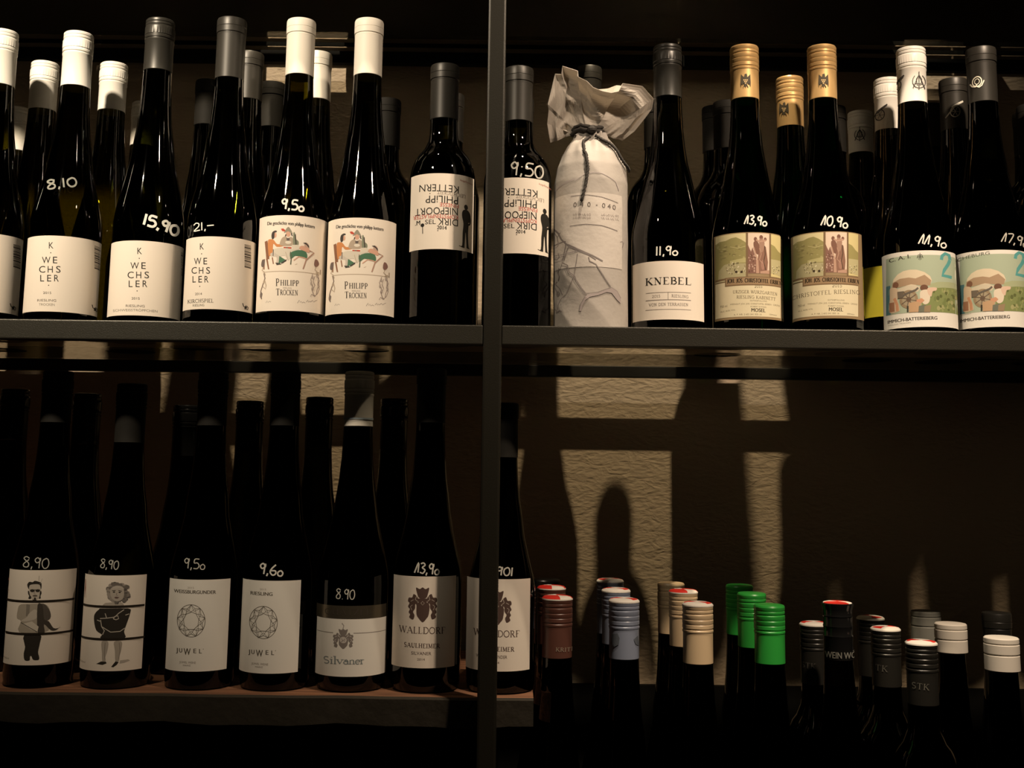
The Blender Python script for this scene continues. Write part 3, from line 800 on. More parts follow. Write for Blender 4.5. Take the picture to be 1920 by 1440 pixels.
def vineyard(c, dx, dy, x0, x1, y0, y1, second):
    """two bowed figures at a wheel in a vineyard, crop origin 1600,380 scale 4.8"""
    a = art(c, 1600, 380, 4.8); a.ox += dx; a.oy += dy
    a.patch('paper_label', x0, x1, y0, y1, PAPERW, c.root)
    a.part('illustration'); A = (630, 740); K = (.05, .045, .035)
    XR = 1050
    a.poly([(298, 470), (XR, 470), (XR, 985), (298, 985)], (.40, .47, .35), (630, 470))
    a.poly([(298, 720), (336, 720), (340, 985), (298, 985)], (.09, .20, .22), (630, 985))
    a.poly('680,735 760,712 860,706 1050,700 1050,760 700,780', (.38, .42, .25), A)
    a.poly('640,790 720,770 800,762 1050,750 1050,985 600,985', (.22, .26, .10), A)
    rnd = random.Random(11)
    for i in range(60): a.ell(rnd.uniform(690, 1040), rnd.uniform(775, 970), rnd.uniform(6, 16), rnd.uniform(8, 22), rnd.choice(((.30, .33, .13), (.12, .14, .05), (.36, .36, .17), (.18, .22, .08))), 7)
    a.poly('352,720 364,670 400,630 450,606 510,598 570,602 640,626 690,662 706,700 690,740 350,740', (.70, .60, .44), A)
    a.poly('356,700 420,672 500,668 560,680 640,650 700,700 690,744 640,752 520,730 420,750 352,746', (.40, .28, .18), A)
    a.poly('400,762 480,740 560,740 610,760 580,800 410,800', (.62, .55, .42), A)
    # left figure
    a.ell(384, 744, 26, 28, (.20, .10, .06)); a.poly('334,770 364,764 396,778 410,830 400,880 420,960 410,985 330,985 332,860', (.62, .48, .34)); a.line('372,860 396,920 400,980', 5, (.55, .28, .16)); a.poly('328,900 372,900 376,985 328,985', (.34, .17, .10))
    # wheel
    a.ell(500, 870, 82, 84, (.32, .24, .15)); a.ell(500, 870, 58, 60, (.38, .32, .22)); a.ell(500, 872, 22, 24, (.18, .11, .07))
    for k in range(8): a.line([(500, 870), (500 + 76 * math.cos(k * PI / 4 + .2), 870 + 78 * math.sin(k * PI / 4 + .2))], 1.4, (.15, .11, .08))
    a.line('430,850 470,820 560,790 584,770', 3.4, (.14, .12, .10)); a.poly('400,800 460,800 440,860 404,860', (.16, .13, .10)); a.rect(484, 930, 498, 985, K)
    # right figure
    a.ell(636, 766, 36, 28, (.16, .08, .05)); a.poly('606,796 660,782 690,800 684,890 650,916 622,900 600,850', (.72, .63, .50)); a.poly('572,872 616,860 640,880 606,912 566,900', (.58, .30, .18)); a.poly('500,902 560,890 612,904 590,985 502,985', (.52, .34, .20)); a.poly('668,770 744,764 744,790 712,800 700,846 672,820', (.68, .50, .38)); a.poly('590,930 650,918 660,985 586,985', (.16, .17, .13))
    a.poly([(298, 985), (XR, 985), (XR, 1200), (298, 1200)][:0] or [(640, 930), (700, 920), (690, 985), (636, 985)], (.30, .22, .13))
    a.part('lettering')
    T2 = (.10, .34, .33)
    s2 = [(786 + x, 450 + y) for x, y in ((4, 70), (10, 34), (38, 10), (72, 20), (80, 60), (64, 104), (30, 160), (14, 210), (96, 218))]
    a.line(s2, 6.0, T2)
    if not second: a.text('C. A. I.', 418, 500, 36, K, 190, -5, bold=1)
    else: a.text('ESCHEBURG', 388, 494, 30, (.10, .11, .08), 350, -5)
    if not second:
        a.line('600,452 600,518', 1, K); a.line('574,500 584,470 616,470 626,500', 1.2, K); a.line('580,488 620,488', 1, K); a.line('588,512 600,462 612,512', 1, K)
    a.text('IMMICH-BATTERIEBERG', 532 if not second else 520, 1046, 30, (.07, .06, .05), 440, -1.5, bold=1)
    a.text('RIESLING TROCKEN' if not second else 'WEINGUT', 418 if not second else 352, 1090 if not second else 1014, 10, (.4, .37, .32), 200 if not second else 96, -2)
    a.build(c.root)

def gem(c, dx, dy, x0, x1, y0, y1, name, nx, nw, sx=1.0):
    """jewel drawing label, crop origin 0,1000 scale 4 around 1430"""
    a = art(c, 0, 1000, 4); a.ox += dx; a.oy += dy
    a.patch('paper_label', x0, x1, y0, y1, PAPERW, c.root)
    K = (.10, .085, .065)
    a.text('2015', 1432, 408, 14, (.4, .35, .3), 48); a.text(name, nx, 440, 26, K, nw, 1, bold=1)
    a.part('illustration'); CX, CY, RX, RY = 1435, 656, 103, 121
    a.line([(CX + RX * math.cos(t * PI / 24), CY + RY * math.sin(t * PI / 24)) for t in range(49)], 1.0, K)
    n = 9
    P = lambda k, r: (CX + r * RX * math.cos(2 * PI * k / n - PI / 2), CY + r * RY * math.sin(2 * PI * k / n - PI / 2))
    for k in range(n):
        a.line([P(k, 1), P(k + .5, .80), P(k + 1, 1)], .7, K); a.line([P(k, .56), P(k + .5, .80), P(k + 1, .56)], .7, K); a.line([P(k, 1), P(k + .5, .62), P(k + 1, 1)], .6, K); a.line([P(k, .56), P(k + 1, .56)], .7, K)
    a.part('lettering')
    for t, x, y, h, w in (('J', 1328, 874, 32, 12), ('U', 1356, 876, 32, 22), ('W', 1404, 886, 50, 50), ('E', 1461, 881, 34, 20), ('L', 1502, 883, 34, 18)): a.text(t, x, y, h, K, w, bold=1)
    a.ell(1524, 868, 3, 3, K, 6); a.text('JUWEL WEINE', 1408, 968, 16, (.25, .21, .18), 122, 1); a.text('MAINZ', 1402, 990, 12, (.25, .21, .18), 56)
    a.build(c.root)

def crest(a, cx, cy, w, h, col, hi=None):
    q = lambda s: [(cx + float(p.split(',')[0]) * w / 2, cy + float(p.split(',')[1]) * h / 2) for p in s.split()]
    a.poly(q('-.42,.05 -.42,-.1 .42,-.1 .42,.55 .25,.8 0,1 -.25,.8 -.42,.55'), col)
    a.poly(q('-.45,-.98 -.2,-.9 0,-1 .2,-.9 .45,-.98 .36,-.6 .22,-.38 -.22,-.38 -.36,-.6'), col)
    a.poly(q('-.3,-.36 .3,-.36 .28,-.05 0,.05 -.28,-.05'), col)
    for s in (-1, 1):
        L = [(x * s, y) for x, y in ((.28, -.3), (.42, -.52), (.62, -.62), (.72, -.42), (.95, -.4), (1, -.2), (.9, -.1), (1, .1), (.88, .24), (.96, .42), (.86, .55), (.92, .72), (.66, .84), (.56, .6), (.66, .4), (.52, .2), (.5, -.05), (.36, -.12))]
        a.poly([(cx + x * w / 2, cy + y * h / 2) for x, y in L], col)
    if hi:
        a.line(q('-.42,-.5 -.5,-.3 -.34,-.2'), 1.2, hi); a.line(q('.42,-.5 .5,-.3 .34,-.2'), 1.2, hi); a.line(q('-.12,-.1 0,-.2 .12,-.1 0,.02 -.12,-.1'), .9, hi)
        for s in (-1, 1): a.line(q('%g,.0 %g,.1 %g,.3' % (.7 * s, .84 * s, .74 * s)), 1, hi); a.line(q('%g,-.3 %g,-.2' % (.62 * s, .82 * s)), 1, hi)

def walldorf(c, dx, dy, x0, x1, y0, y1, sort):
    a = art(c, 440, 1000, 4); a.ox += dx; a.oy += dy
    a.patch('paper_label', x0, x1, y0, y1, PAPER, c.root)
    K = (.09, .055, .045)
    a.part('coat_of_arms'); crest(a, 1410, 536, 215, 262, K, (.45, .38, .32))
    a.part('lettering')
    a.serif('WALLDORF', 1407, 728, 48, K, 340, 1, .14, .06); a.serif('SAULHEIMER', 1405, 843, 32, K, 262, 1.5, .18, .08)
    a.text(sort, 1400 + (0 if sort == 'SILVANER' else -30), 900, 24, K, 148 if sort == 'SILVANER' else 230, 1); a.text('2014', 1398, 945, 17, K, 56)
    a.build(c.root)

def silvaner(c):
    a = art(c, 440, 1000, 4)
    a.patch('paper_label', 593.5, 724, 1161, 1269, PAPERW, c.root)
    a.patch('metal_band', 594, 725, 1136, 1160.5, principled('dull_bronze_foil', (.20, .17, .12), .3, .8), c.root)
    a.part('lettering'); a.serif('CHATZEL', 850, 592, 42, (.05, .04, .03), 340, 0, .16, .06)
    for i, (ch, x, w, h, y) in enumerate((('S', 690, 42, 50, 948), ('i', 728, 20, 52, 950), ('l', 754, 20, 56, 950), ('v', 790, 44, 50, 953), ('a', 836, 40, 50, 955), ('n', 880, 46, 50, 955), ('e', 922, 38, 50, 955), ('r', 956, 30, 50, 953))):
        a.serif(ch, x, y, h, (.20, .23, .23), w, 0, .17, .09)
    g = (.22, .19, .17)
    a.line([(x, 748 ) for x in (622, 660, 700, 740)], 1.1, g, (815, 752)); a.line([(x, 748) for x in (892, 950, 1040, 1128)], 1.1, g, (815, 752))
    a.part('coat_of_arms'); crest(a, 815, 792, 150, 150, g, (.6, .55, .5)); a.line('812,720 820,690 806,676 810,672', 1, g); a.ell(815, 800, 26, 24, (.55, .5, .45)); a.line('800,790 812,800 800,816 830,790 822,812', 1, g)
    a.build(c.root)

def strips(c, x0, x1, y0, y1, r1, r2, who):
    """three-strip label with a cut-up standing figure, crop origin 0,1000 scale 4"""
    a = art(c, 0, 1000, 4); a.patch('paper_label', x0, x1, y0, y1, PAPER, c.root)
    K = (.03, .025, .02)
    a.part('illustration')
    if who == 0:
        a.poly('212,410 206,384 222,364 246,366 262,356 290,362 310,372 312,400 308,420 300,396 280,384 240,388 222,398 220,420', K)
        a.poly('222,396 240,384 284,382 302,394 306,440 296,474 280,496 246,498 230,478 220,440', (.55, .49, .41))
        a.poly('212,430 220,436 226,462 236,478 230,492 214,488 220,470 212,452', K); a.poly('300,440 308,430 312,450 304,470 306,486 292,490 298,466', K)
        a.ell(244, 430, 17, 11, K); a.ell(284, 430, 17, 11, K); a.line('228,424 300,424', 1.3, K); a.line('262,432 256,452 268,454', .9, (.25, .2, .17))
        a.poly('246,468 256,462 272,462 282,468 276,474 252,474', (.12, .10, .08)); a.poly('254,484 262,480 272,484 268,498 258,498', K)
        a.line('292,360 294,318', .7, (.3, .26, .22)); a.line('300,380 318,340', .5, (.4, .36, .3)); a.rect(246, 496, 274, 506, K)
        a.poly('150,540 200,530 330,530 370,570 378,640 350,660 380,700 330,745 145,742 160,660 130,640 135,580', (.40, .35, .28))
        a.poly('200,532 226,536 222,600 240,640 196,620', (.24, .21, .17)); a.poly('300,532 340,534 376,590 376,640 330,660 300,610', (.10, .085, .07)); a.poly('220,600 262,570 290,600 270,640 200,660 160,656 200,630', (.56, .5, .42))
        a.poly('282,536 320,540 330,640 366,660 400,712 440,716 448,708 420,730 380,728 330,680 334,745 284,742', (.06, .05, .04)); a.poly('170,680 240,660 290,700 280,742 230,720', (.62, .56, .47)); a.line('160,670 280,740', 1.2, K)
        a.poly('182,765 302,760 300,820 286,890 294,930 288,950 250,948 236,920 226,924 222,952 186,950 180,900 190,850', K); a.text('e', 62, 340, 40, (.4, .1, .06), 24, 90)
        a.text('mix', 62, 420, 26, (.2, .14, .1), 40, 90); a.text('750ml', 48, 932, 14, (.3, .26, .2), 44)
    else:
        a.poly('812,520 900,514 930,540 900,545 780,545 786,526', (.42, .37, .31))
        rnd = random.Random(4)
        for k in range(90):                          # frizzy hair
            t = rnd.uniform(0, 2 * PI); q = rnd.uniform(.55, 1.0)
            a.ell(888 + 86 * q * math.cos(t), 446 + 74 * q * math.sin(t), rnd.uniform(9, 20), rnd.uniform(9, 18), rnd.choice(((.16, .14, .12), (.24, .21, .18), (.10, .09, .08), (.33, .29, .25))), 8)
        a.poly('826,430 846,402 884,392 914,404 930,430 926,480 900,506 866,508 838,486', (.44, .39, .33))
        a.poly('838,412 870,392 912,398 930,420 900,412 866,414', (.50, .45, .39)); a.ell(856, 440, 9, 5, K); a.ell(898, 442, 9, 5, K); a.line('842,430 868,428', 1.2, K); a.line('888,428 914,434', 1.2, K)
        a.line('878,446 872,464 884,466', 1, (.2, .16, .13)); a.poly('858,478 874,474 896,480 880,490 864,488', (.14, .09, .08))
        a.poly('745,572 770,564 960,566 976,600 950,680 930,740 932,790 762,788 766,760 724,730 708,660 712,610', K)
        o = (.50, .45, .38)
        for q in ('752,640 800,636 860,628 890,600 930,574', '756,650 764,700 784,730 770,760', '764,700 830,740 900,736 936,712', '850,640 870,648 890,640 884,618 860,624 850,640', '940,612 968,604', '790,600 800,632', '730,650 752,658'): a.line(q, 1.5, o)
        a.poly('764,812 812,812 806,880 790,930 792,964 770,966 766,900', (.42, .37, .31)); a.poly('856,812 912,812 910,870 896,920 892,956 866,960 862,880', (.40, .35, .29)); a.line('790,820 784,900 790,950', 1, (.2, .17, .14)); a.line('894,820 900,880 890,940', 1, (.2, .17, .14))
        a.poly('724,980 760,960 796,962 800,974 770,986', K); a.poly('834,1000 866,960 890,966 876,986 850,1004', K); a.poly('900,950 960,946 974,956 930,970 896,974', (.45, .4, .34))
        a.poly('640,340 648,344 648,480 636,480', (.28, .10, .08)); a.text('750ml', 622, 960, 14, (.3, .26, .2), 38)
    b = art(c)
    for yc in (r1, r2):
        b.patch('dividing_line', x0, x1, yc - 1.9, yc + 1.9, ink((.02, .015, .01)), c.root, off=.0009)
    a.build(c.root)

# ------------------------------------------------------------------ upper shelf, left bay: front row
Y1, Y2, Y3, Y4 = 1.200, 1.280, 1.362, 1.437
b = bottle(8, 52, Y1, 'white-capped wine bottle cut off by the left edge of the photo, upper shelf', w=136, base_px=None, capbot=155)
wechsler(b, -620, -8, None, 41, 437, 583, '2015', 'RIESLING', 'TROCKEN', bar=(124, 646, 54), logo=(94, 1020), text=False)
b = bottle(149, 56, Y1 - .01, 'white screw-capped bottle with stacked capitals on its label, price 8,10', w=139, capbot=158)
wechsler(b, 0, 0, None, None, 443, 585, '2015', 'RIESLING', 'TROCKEN', bar=(728, 658, 44), logo=(708, 1030))
price(b, '8,|0', 116, 343, 17, 58, -9, 3.2, MARKER2)
b = bottle(302, 31, Y1, 'dark bottle with smooth grey screw cap and stacked capitals, price 15,90', cmat=GREY, g=G_DARK, w=136, capbot=128)
wechsler(b, 663, 42, None, None, 452, 592, '2015', 'RIESLING', 'SCHWEISSTRÖPFCHEN', bar=(1366, 706, 20))
price(b, '|5,90', 302, 421, 21, 68, 13, 4.6)
b = bottle(436, 30, Y1 - .012, 'dark bottle with matt grey capsule and stacked capitals, price 21,-', cap='cork', cmat=GREYM, g=G_DARK, w=131, capbot=143)
wechsler(b, 1132, 8, None, None, 444, 580, '2014', 'KIRCHSPIEL', 'RIESLING', kx=.86, bar=(1856, 646, 48), logo=(1838, 1018), big=True)
price(b, '2|,-', 383, 424, 15, 40, -3, 2.0)
b = bottle(566, 32, Y1, 'white-capsuled bottle priced 9,50 above its dinner-table cartoon label', cap='cork', cmat=WHITE2, g=G_OLIVE, w=130, capbot=137)
dinner(b, 0, 0, 484, 613, 404, 583)
price(b, '9,5o', 549, 384, 19, 43, 5, 3.3)
b = bottle(693, 32, Y1, 'unpriced white-capsuled bottle with dinner-table cartoon label, next to the upside-down lettering', cap='cork', cmat=WHITE2, g=G_OLIVE, w=130, capbot=137)
dinner(b, 129, 5.5, 613.5, 740, 408.5, 588)
b = bottle(835, 117, Y1, 'round-shouldered bottle with upside-down lettering, immediately left of the post', kind='round', cap='cork', cmat=GREYM, g=G_OLIVE, w=126, capbot=220, base_px=(827, 560))
upside(b, 0, 0, 770, 887, 325, 467)

# upper shelf, left bay: rows behind
WB = dict(g=G_OLIVE)
bottle(86, 112, Y2, 'white screw-capped bottle in the second row, first one from the left', **WB)
bottle(215, 114, Y2, 'white screw-capped bottle in the second row, left of the grey screw cap', **WB)
bottle(36, 198, Y4 - .02, 'white cap glimpsed low between the two leftmost front bottles', **WB)
bottle(272, 188, Y4 - .02, 'white cap half hidden behind the smooth grey screw-capped bottle', **WB)
bottle(470, 94, Y2, 'matt grey capsule just right of and behind the bottle priced 21,-', cap='cork', cmat=GREYM, g=G_DARK)
bottle(598, 94, Y2, 'white capsule of a second-row bottle between the two cartoon-label bottles', cap='cork', cmat=WHITE2)
bottle(512, 151, Y3, 'black cap in the third row right of the second-row grey capsule', cap='cork', cmat=MATT, g=G_BLACK)
bottle(392, 147, Y3, 'black cap in the third row left of the tall grey capsule', cap='cork', cmat=MATT, g=G_BLACK)
bottle(846, 172, Y2 + .01, 'grey capsule peeking out behind the round-shouldered bottle left of the post', kind='round', cap='cork', cmat=GREYM)

# ------------------------------------------------------------------ upper shelf, right bay: front row
b = bottle(964, 122, Y1, 'round-shouldered bottle with upside-down lettering, right of the post, price 9,50', kind='round', cap='cork', cmat=GREYM, w=129, capbot=224, base_px=(968, 560))
upside(b, 147.5, 7.5, 912, 1028, 333, 475)
price(b, '9;50', 988, 318, 25, 63, 3, 2.8, (.55, .53, .47))
b = bottle(1257, 80, Y1, 'black screw-capped bottle with a plain white half-height label, price 11,90', cmat=BLACKC, g=G_DARK, w=139, capbot=178, base_px=(1254, 560))
knebel(b); price(b, '||,9o', 1250, 470, 17, 42, 0, 2.6)
def eagle(c, x, y, k=1.0):
    a = art(c, x, y, 1 / k, cap=True); a.part('eagle_emblem'); K = (.05, .04, .025)
    a.poly('-2,-12 2,-13 3,-9 2,-7 -2,-7', K); a.poly('-3,-8 3,-8 4,4 2,9 0,13 -2,9 -4,4', K)
    for s in (-1, 1):
        a.poly([(s * x, y) for x, y in ((3, -6), (6, -9), (8.5, -12), (9.5, 4), (9, 12), (7, 6), (5.5, 8), (3, 2))], K); a.line([(s * 2, 8), (s * 5, 13)], 1.2, K)
    for x, y in ((-3, -1), (0, -1), (3, -1), (-1.5, 2), (1.5, 2), (0, 5)): a.ell(x, y, 1.3, 1.3, (.55, .38, .18), 7)
    a.build(c.root)
b = bottle(1395, 81, Y1, 'gold-capped landscape-label bottle priced 13,90, next to the half-height white label', cap='ring', cmat=GOLD, g=G_GREEN, w=134, capbot=182, base_px=(1401, 560))
landscape(b, 0, 0, 1340, 1463, 435.5, 598, False); price(b, '13,9o', 1417, 413, 17, 42, 4, 2.6); eagle(b, 1398, 151)
b = bottle(1540, 81, Y1, 'gold-capped landscape-label bottle priced 10,90, next to the yellow-labelled bottle', cap='ring', cmat=GOLD, g=G_GREEN, w=135, capbot=182)
landscape(b, 145.5, -1.5, 1485, 1617, 434, 597, True); price(b, '10,9o', 1565, 415, 19, 50, 6, 2.8); eagle(b, 1544, 151)
def monogram(c, x, y, col, k=1.0):
    a = art(c, x, y, 1 / k, cap=True); a.part('monogram')
    a.line(arc(0, 0, 12, 13, -60, 230), 1.2, col); a.line('0,-18 0,16', 1.3, col); a.line('-11,13 -1,-10 1,-10 11,13', 1.6, col); a.line('-8,5 8,5', 1.1, col); a.line('-5,-4 0,-12 5,-4 3,8 -3,8 -5,-4', 1, col)
    a.build(c.root)
def cannon(c, x, y, col, k=1.0):
    a = art(c, x, y, 1 / k, cap=True); a.part('cannon_emblem')
    a.line(arc(0, 4, 9, 10, 0, 360), 1.6, col)
    for t in range(6): a.line([(0, 4), (8 * math.cos(t * PI / 3), 4 + 9 * math.sin(t * PI / 3))], .8, col)
    a.poly('-7,-6 14,-17 15,-14 -5,-1', col); a.line('-4,0 -18,15', 2.6, col); a.build(c.root)
b = bottle(1707, 85, Y1, 'white screw-capped bottle with painted vineyard label and green initials strip, price 11,90', g=G_OLIVE, w=138, capbot=189)
vineyard(b, 0, 0, None, 1797, 470, 613, False); price(b, '11,9o', 1749, 451, 19, 52, 8, 2.6)
monogram(b, 1723, 152, (.05, .045, .04)); cannon(b, 1681, 161, (.05, .045, .04), 1.0)
b = bottle(1838, 85, Y1, 'matt black-capsuled bottle with a painted vineyard label, price 17,90', cap='cork', cmat=GREYM, g=G_DARK, w=138, capbot=188)
vineyard(b, 138.5, -2, None, None, 469, 613, True); price(b, '17,9o', 1903, 449, 18, 50, 8, 2.2, (.5, .49, .43))
a = art(b, 1832, 153, 1, cap=True); a.part('round_emblem'); q = (.80, .76, .62)
a.line(arc(0, 0, 8.5, 9, 0, 360), 2.0, q); a.line(arc(0, 0, 4.5, 5, 0, 360), 1.2, q); a.line('-13,3 -9,9 -3,11 0,7', 2.2, q); a.line('13,-2 9,7 4,10 0,8', 2.2, q); a.build(b.root)
# rows behind
bottle(976, 180, Y2 + .01, 'grey capsule peeking out behind the bottle priced 9,50 beside the post', kind='round', cap='cork', cmat=GREYM)
bottle(1104, 121, Y3 - .03, 'dark grey capsule standing up behind the gift-wrapped bottle', cap='cork', cmat=GREYM, g=G_DARK)
b = bottle(1480, 140, Y2, 'gold screw cap in the second row between the two gold-capped front bottles', cap='ring', cmat=GOLD, g=G_GREEN, capbot=234); eagle(b, 1470, 204, .95)
b = bottle(1612, 205, Y4 - .03, 'low white cap with a monogram in the third row, half in shadow', g=G_DARK, capbot=283); monogram(b, 1612, 252, (.05, .045, .04), .8)
b = bottle(1663, 143, Y2, 'white screw cap with a small cannon emblem, second row', g=G_OLIVE, capbot=240); cannon(b, 1650, 212, (.05, .045, .04), .95)
a = art(b); a.patch('paper_label', None, None, 497, 592, ink((.66, .56, .05)), b.root)
bottle(1742, 192, Y4 - .02, 'black cap in the third row right of the white-capped vineyard bottle', cap='cork', cmat=MATT, g=G_BLACK)
b = bottle(1786, 144, Y2, 'matt black capsule with a pale cannon emblem, second row', cap='cork', cmat=GREYM, g=G_BLACK, capbot=240); cannon(b, 1791, 205, (.62, .60, .52), 1.0)
b = bottle(1922, 207, Y4 - .02, 'dark capsule cut off by the right edge, behind the slanting brace', cap='cork', cmat=GREYM, g=G_BLACK)

for px, Y, lab in ((1973, Y1, 'added dark bottle blocking light just beyond the right edge of the photo'), (1932, Y2 + .002, 'added second-row light-blocking bottle at the right edge behind the rightmost vineyard label'), (2068, Y2, 'second added light-blocking bottle beyond the right edge, second row'), (1846, Y3, 'added third-row light-blocking bottle hidden behind the matt black-capsuled vineyard bottle'), (2045, Y3, 'added third-row light-blocking bottle beyond the right edge of the photo'), (2102, Y1, 'farthest added light-blocking bottle beyond the right edge, front row')):
    bottle(px, 92 if Y == Y1 else 192 if Y < Y3 else 212, Y, lab, kind='flute' if Y == Y1 else 'round', cap='cork', cmat=MATT, g=G_BLACK)  # extra bottles, added to block lamp light from the right-hand wall
# dark bottles added behind the front row to keep lamp light off the wall
for px, py, Y, lab in ((727, 182, Y2, 'added light-blocking bottle behind the gap between cartoon label and upside-down lettering'), (700, 190, Y3, 'added third-row light-blocking bottle behind the cartoon-label bottles'), (1232, 184, Y2, 'added second-row light-blocking bottle just behind the bottle with the half-height label'), (1362, 186, Y2, 'added second-row light-blocking bottle behind the left gold-capped bottle'), (1340, 196, Y3, 'added third-row light-blocking bottle behind the left gold-capped bottle'), (1560, 196, Y3 - .03, 'added light-blocking bottle between gold caps and low white monogram cap')):
    bottle(px, py, Y, lab, kind='round', cap='cork', cmat=MATT, g=G_BLACK)

# ------------------------------------------------------------------ wooden plank, lower left
YL = 1.213
def low(px, py, lab, w, bx, **k):
    return bottle(px, py, YL, lab, zs=Z_PL + .0003, w=w, base_px=bx, group=LOW_GROUP, **k)
b = low(108, 696, 'bottle on the wooden plank with a three-strip label of a man in sunglasses', 134, (78, 1180), cmat=MATT, g=G_BLACK, capbot=792)
strips(b, 12, 138, 1069, 1247, 1127, 1188, 0); price(b, '8,90', 68, 1055, 20, 50, 4, 1.9, (.5, .5, .45))
b = low(256, 720, 'bottle on the wooden plank with a three-strip label of a woman with big hair', 134, (222, 1180), cmat=MATT, g=G_DARK, capbot=830)
strips(b, 154, 270, 1079, 1258, 1137, 1198, 1); price(b, '8,90', 206, 1058, 17, 35, 6, 1.8, (.5, .5, .45))
b = low(396, 697, 'jewel-drawing bottle on the plank beside the big-haired woman label, price 9,50', 131, (378, 1180), cmat=MATT, g=G_BLACK, capbot=798)
gem(b, 0, 0, 315, 428, 1087, 1259, 'WEISSBURGUNDER', 1462, 310); price(b, '9,5o', 365, 1057, 19, 40, 3, 1.9, (.55, .54, .48))
b = low(532, 697, 'jewel-drawing bottle beside the bronze-band bottle, bold price 9,60', 131, (518, 1180), cmat=MATT, g=G_BLACK, capbot=798)
gem(b, 135.5, 3, 451, 561, 1089, 1263, 'RIESLING', 1450 - 30, 162); price(b, '9,6o', 509, 1068, 20, 45, 6, 2.8, (.7, .69, .62))
b = low(675, 697, 'bottle with a bronze band above a white half label and price 8.90', 134, (659, 1180), cap='screw', cmat=WHITE2, g=G_BLACK, capbot=799)
silvaner(b); price(b, '8.90', 648, 1114, 19, 36, 2, 1.8, (.55, .54, .48))
a = art(b, cap=True); a.patch('cap_stripe', None, None, 783, 786, ink((.42, .50, .56)), b.root, off=.0004)
b = low(802, 692, 'bottle with a dark coat of arms above serif capitals, price 13,90', 131, (799, 1180), cap='cork', cmat=MATT, g=G_BLACK)
walldorf(b, 0, 0, 737, 853, 1081, 1253, 'SILVANER'); price(b, '13,9o', 801, 1066, 20, 46, 4, 2.6, (.7, .69, .62))
b = low(952, 756, 'bottle with a dark coat of arms, half hidden behind the lower post', 129, (939, 1180), cap='cork', cmat=MATT, g=G_BLACK, kind='flute')
walldorf(b, 139.5, 6, 875, 993, 1086, 1259, 'WEISSBURGUNDER'); price(b, ',90|', 944, 1071, 16, 38, 4, 2.6, (.7, .69, .62))
for i, (px, py) in enumerate(((30, 730), (165, 738), (352, 760), (470, 752), (600, 745), (740, 748))):
    bottle(px, py, YL + .085, ['dark bottle behind the row on the plank, behind the man label', 'dark bottle behind the row on the plank, behind the woman label', 'dark-capped second-row bottle left of the first jewel bottle', 'dark-capped second-row bottle behind the two jewel bottles', 'dark-capped second-row bottle behind the bronze-band bottle', 'dark-capped second-row bottle behind the coat-of-arms bottle'][i], zs=Z_PL + .0003, cmat=BLACKG, g=G_BLACK, group=LOW_GROUP)

# ------------------------------------------------------------------ low right shelf: coloured screw caps
def seal(c, style=0, tilt=0.0):
    """white disc with red segments on the cap's top"""
    z = c.Ht; V, Fc, M = [], [], []
    n = 40; V.append((0, 0, z + .0016))
    for R, dz in ((.0105, .0014), (.0140, .0006), (.0157, -.0010), (.0159, -.0022)):
        for i in range(n): V.append((R * math.cos(2 * PI * i / n), R * math.sin(2 * PI * i / n), z + dz))
    for i in range(n):
        a = (360 * i / n + tilt) % 180; m = 1 if (a < 62 if style == 0 else a < 118) else 0; k = (i + 1) % n
        Fc.append((0, 1 + i, 1 + k)); M.append(m)
        for r in range(3): Fc.append((1 + r * n + i, 1 + (r + 1) * n + i, 1 + (r + 1) * n + k, 1 + r * n + k)); M.append(m if r == 0 or (style and r == 1) else 0)
    mesh_obj('top_seal', V, Fc, [ink((.78, .74, .66)), ink((.62, .03, .02))], c.root, M)
def R_(px, py, Y, lab, cm, g=G_BLACK, bot=None, cap='ring', kind='flute', sl=None, **k):
    k.setdefault('R', .0338)
    b = bottle(px, py, Y, lab, zs=ZR + .0002, cap=cap, cmat=cm, g=g, capbot=bot, kind=kind, group=CAP_GROUP, **k)
    if sl is not None: seal(b, *sl)
    return b
YA, YB, YC = 1.20, 1.28, 1.36
b = R_(1045, 1119, YA, 'brown screw cap with a red and white top, front one of the brown caps', BROWNC, bot=1236, sl=(1, 20))
a = art(b, cap=True); a.part('lettering'); a.serif('KRITIK', 1062, 1218, 7, (.30, .24, .18), 40, 3); a.build(b.root)
R_(1034, 1100, YB, 'brown screw cap with a red and white top, second of the brown caps', BROWNC, sl=(1, 30), bot=1210)
R_(1025, 1085, YC, 'black-brown screw cap at the back of the brown-capped file', BLACKC, bot=1190)
b = R_(1170, 1124, YA, 'slate blue screw cap with grey blotches, front one of the blue caps', BLUEC, bot=1238, sl=(0, 55))
a = art(b, cap=True); a.part('blotch'); q = (.11, .125, .15)
a.poly('1148,1190 1158,1187 1162,1196 1160,1208 1152,1213 1146,1208', q); a.poly('1188,1198 1196,1192 1198,1212 1192,1208', q); a.build(b.root)
R_(1155, 1105, YB, 'slate blue screw cap in the middle of the blue-capped file', BLUEC, sl=(0, 60), bot=1210)
R_(1144, 1087, YC, 'slate blue screw cap at the back of the blue-capped file', BLUEC, sl=(0, 10), bot=1190)
R_(1308, 1131, YA, 'beige screw cap, front one of the beige-capped file', BEIGEC, bot=1247, sl=(0, 60))
R_(1281, 1107, YB, 'beige screw cap, second of the beige-capped file', BEIGEC, sl=(1, 20), bot=1214)
R_(1258, 1092, YC, 'beige screw cap at the back, almost hidden in shadow', BEIGEC, bot=1190)
R_(1442, 1133, YA, 'bright green screw cap, front one of the green-capped file', GREENC, bot=1247)
R_(1409, 1111, YB, 'bright green screw cap, second of the green-capped file', GREENC, bot=1216)
R_(1386, 1096, YC, 'green screw cap at the back, in deep shadow', GREENC, bot=1192)
b = R_(1526, 1168, 1.302, 'black screw cap with red and white top, left of the flared black cap', BLACKC, bot=1285, kind='round', sl=(0, 40))
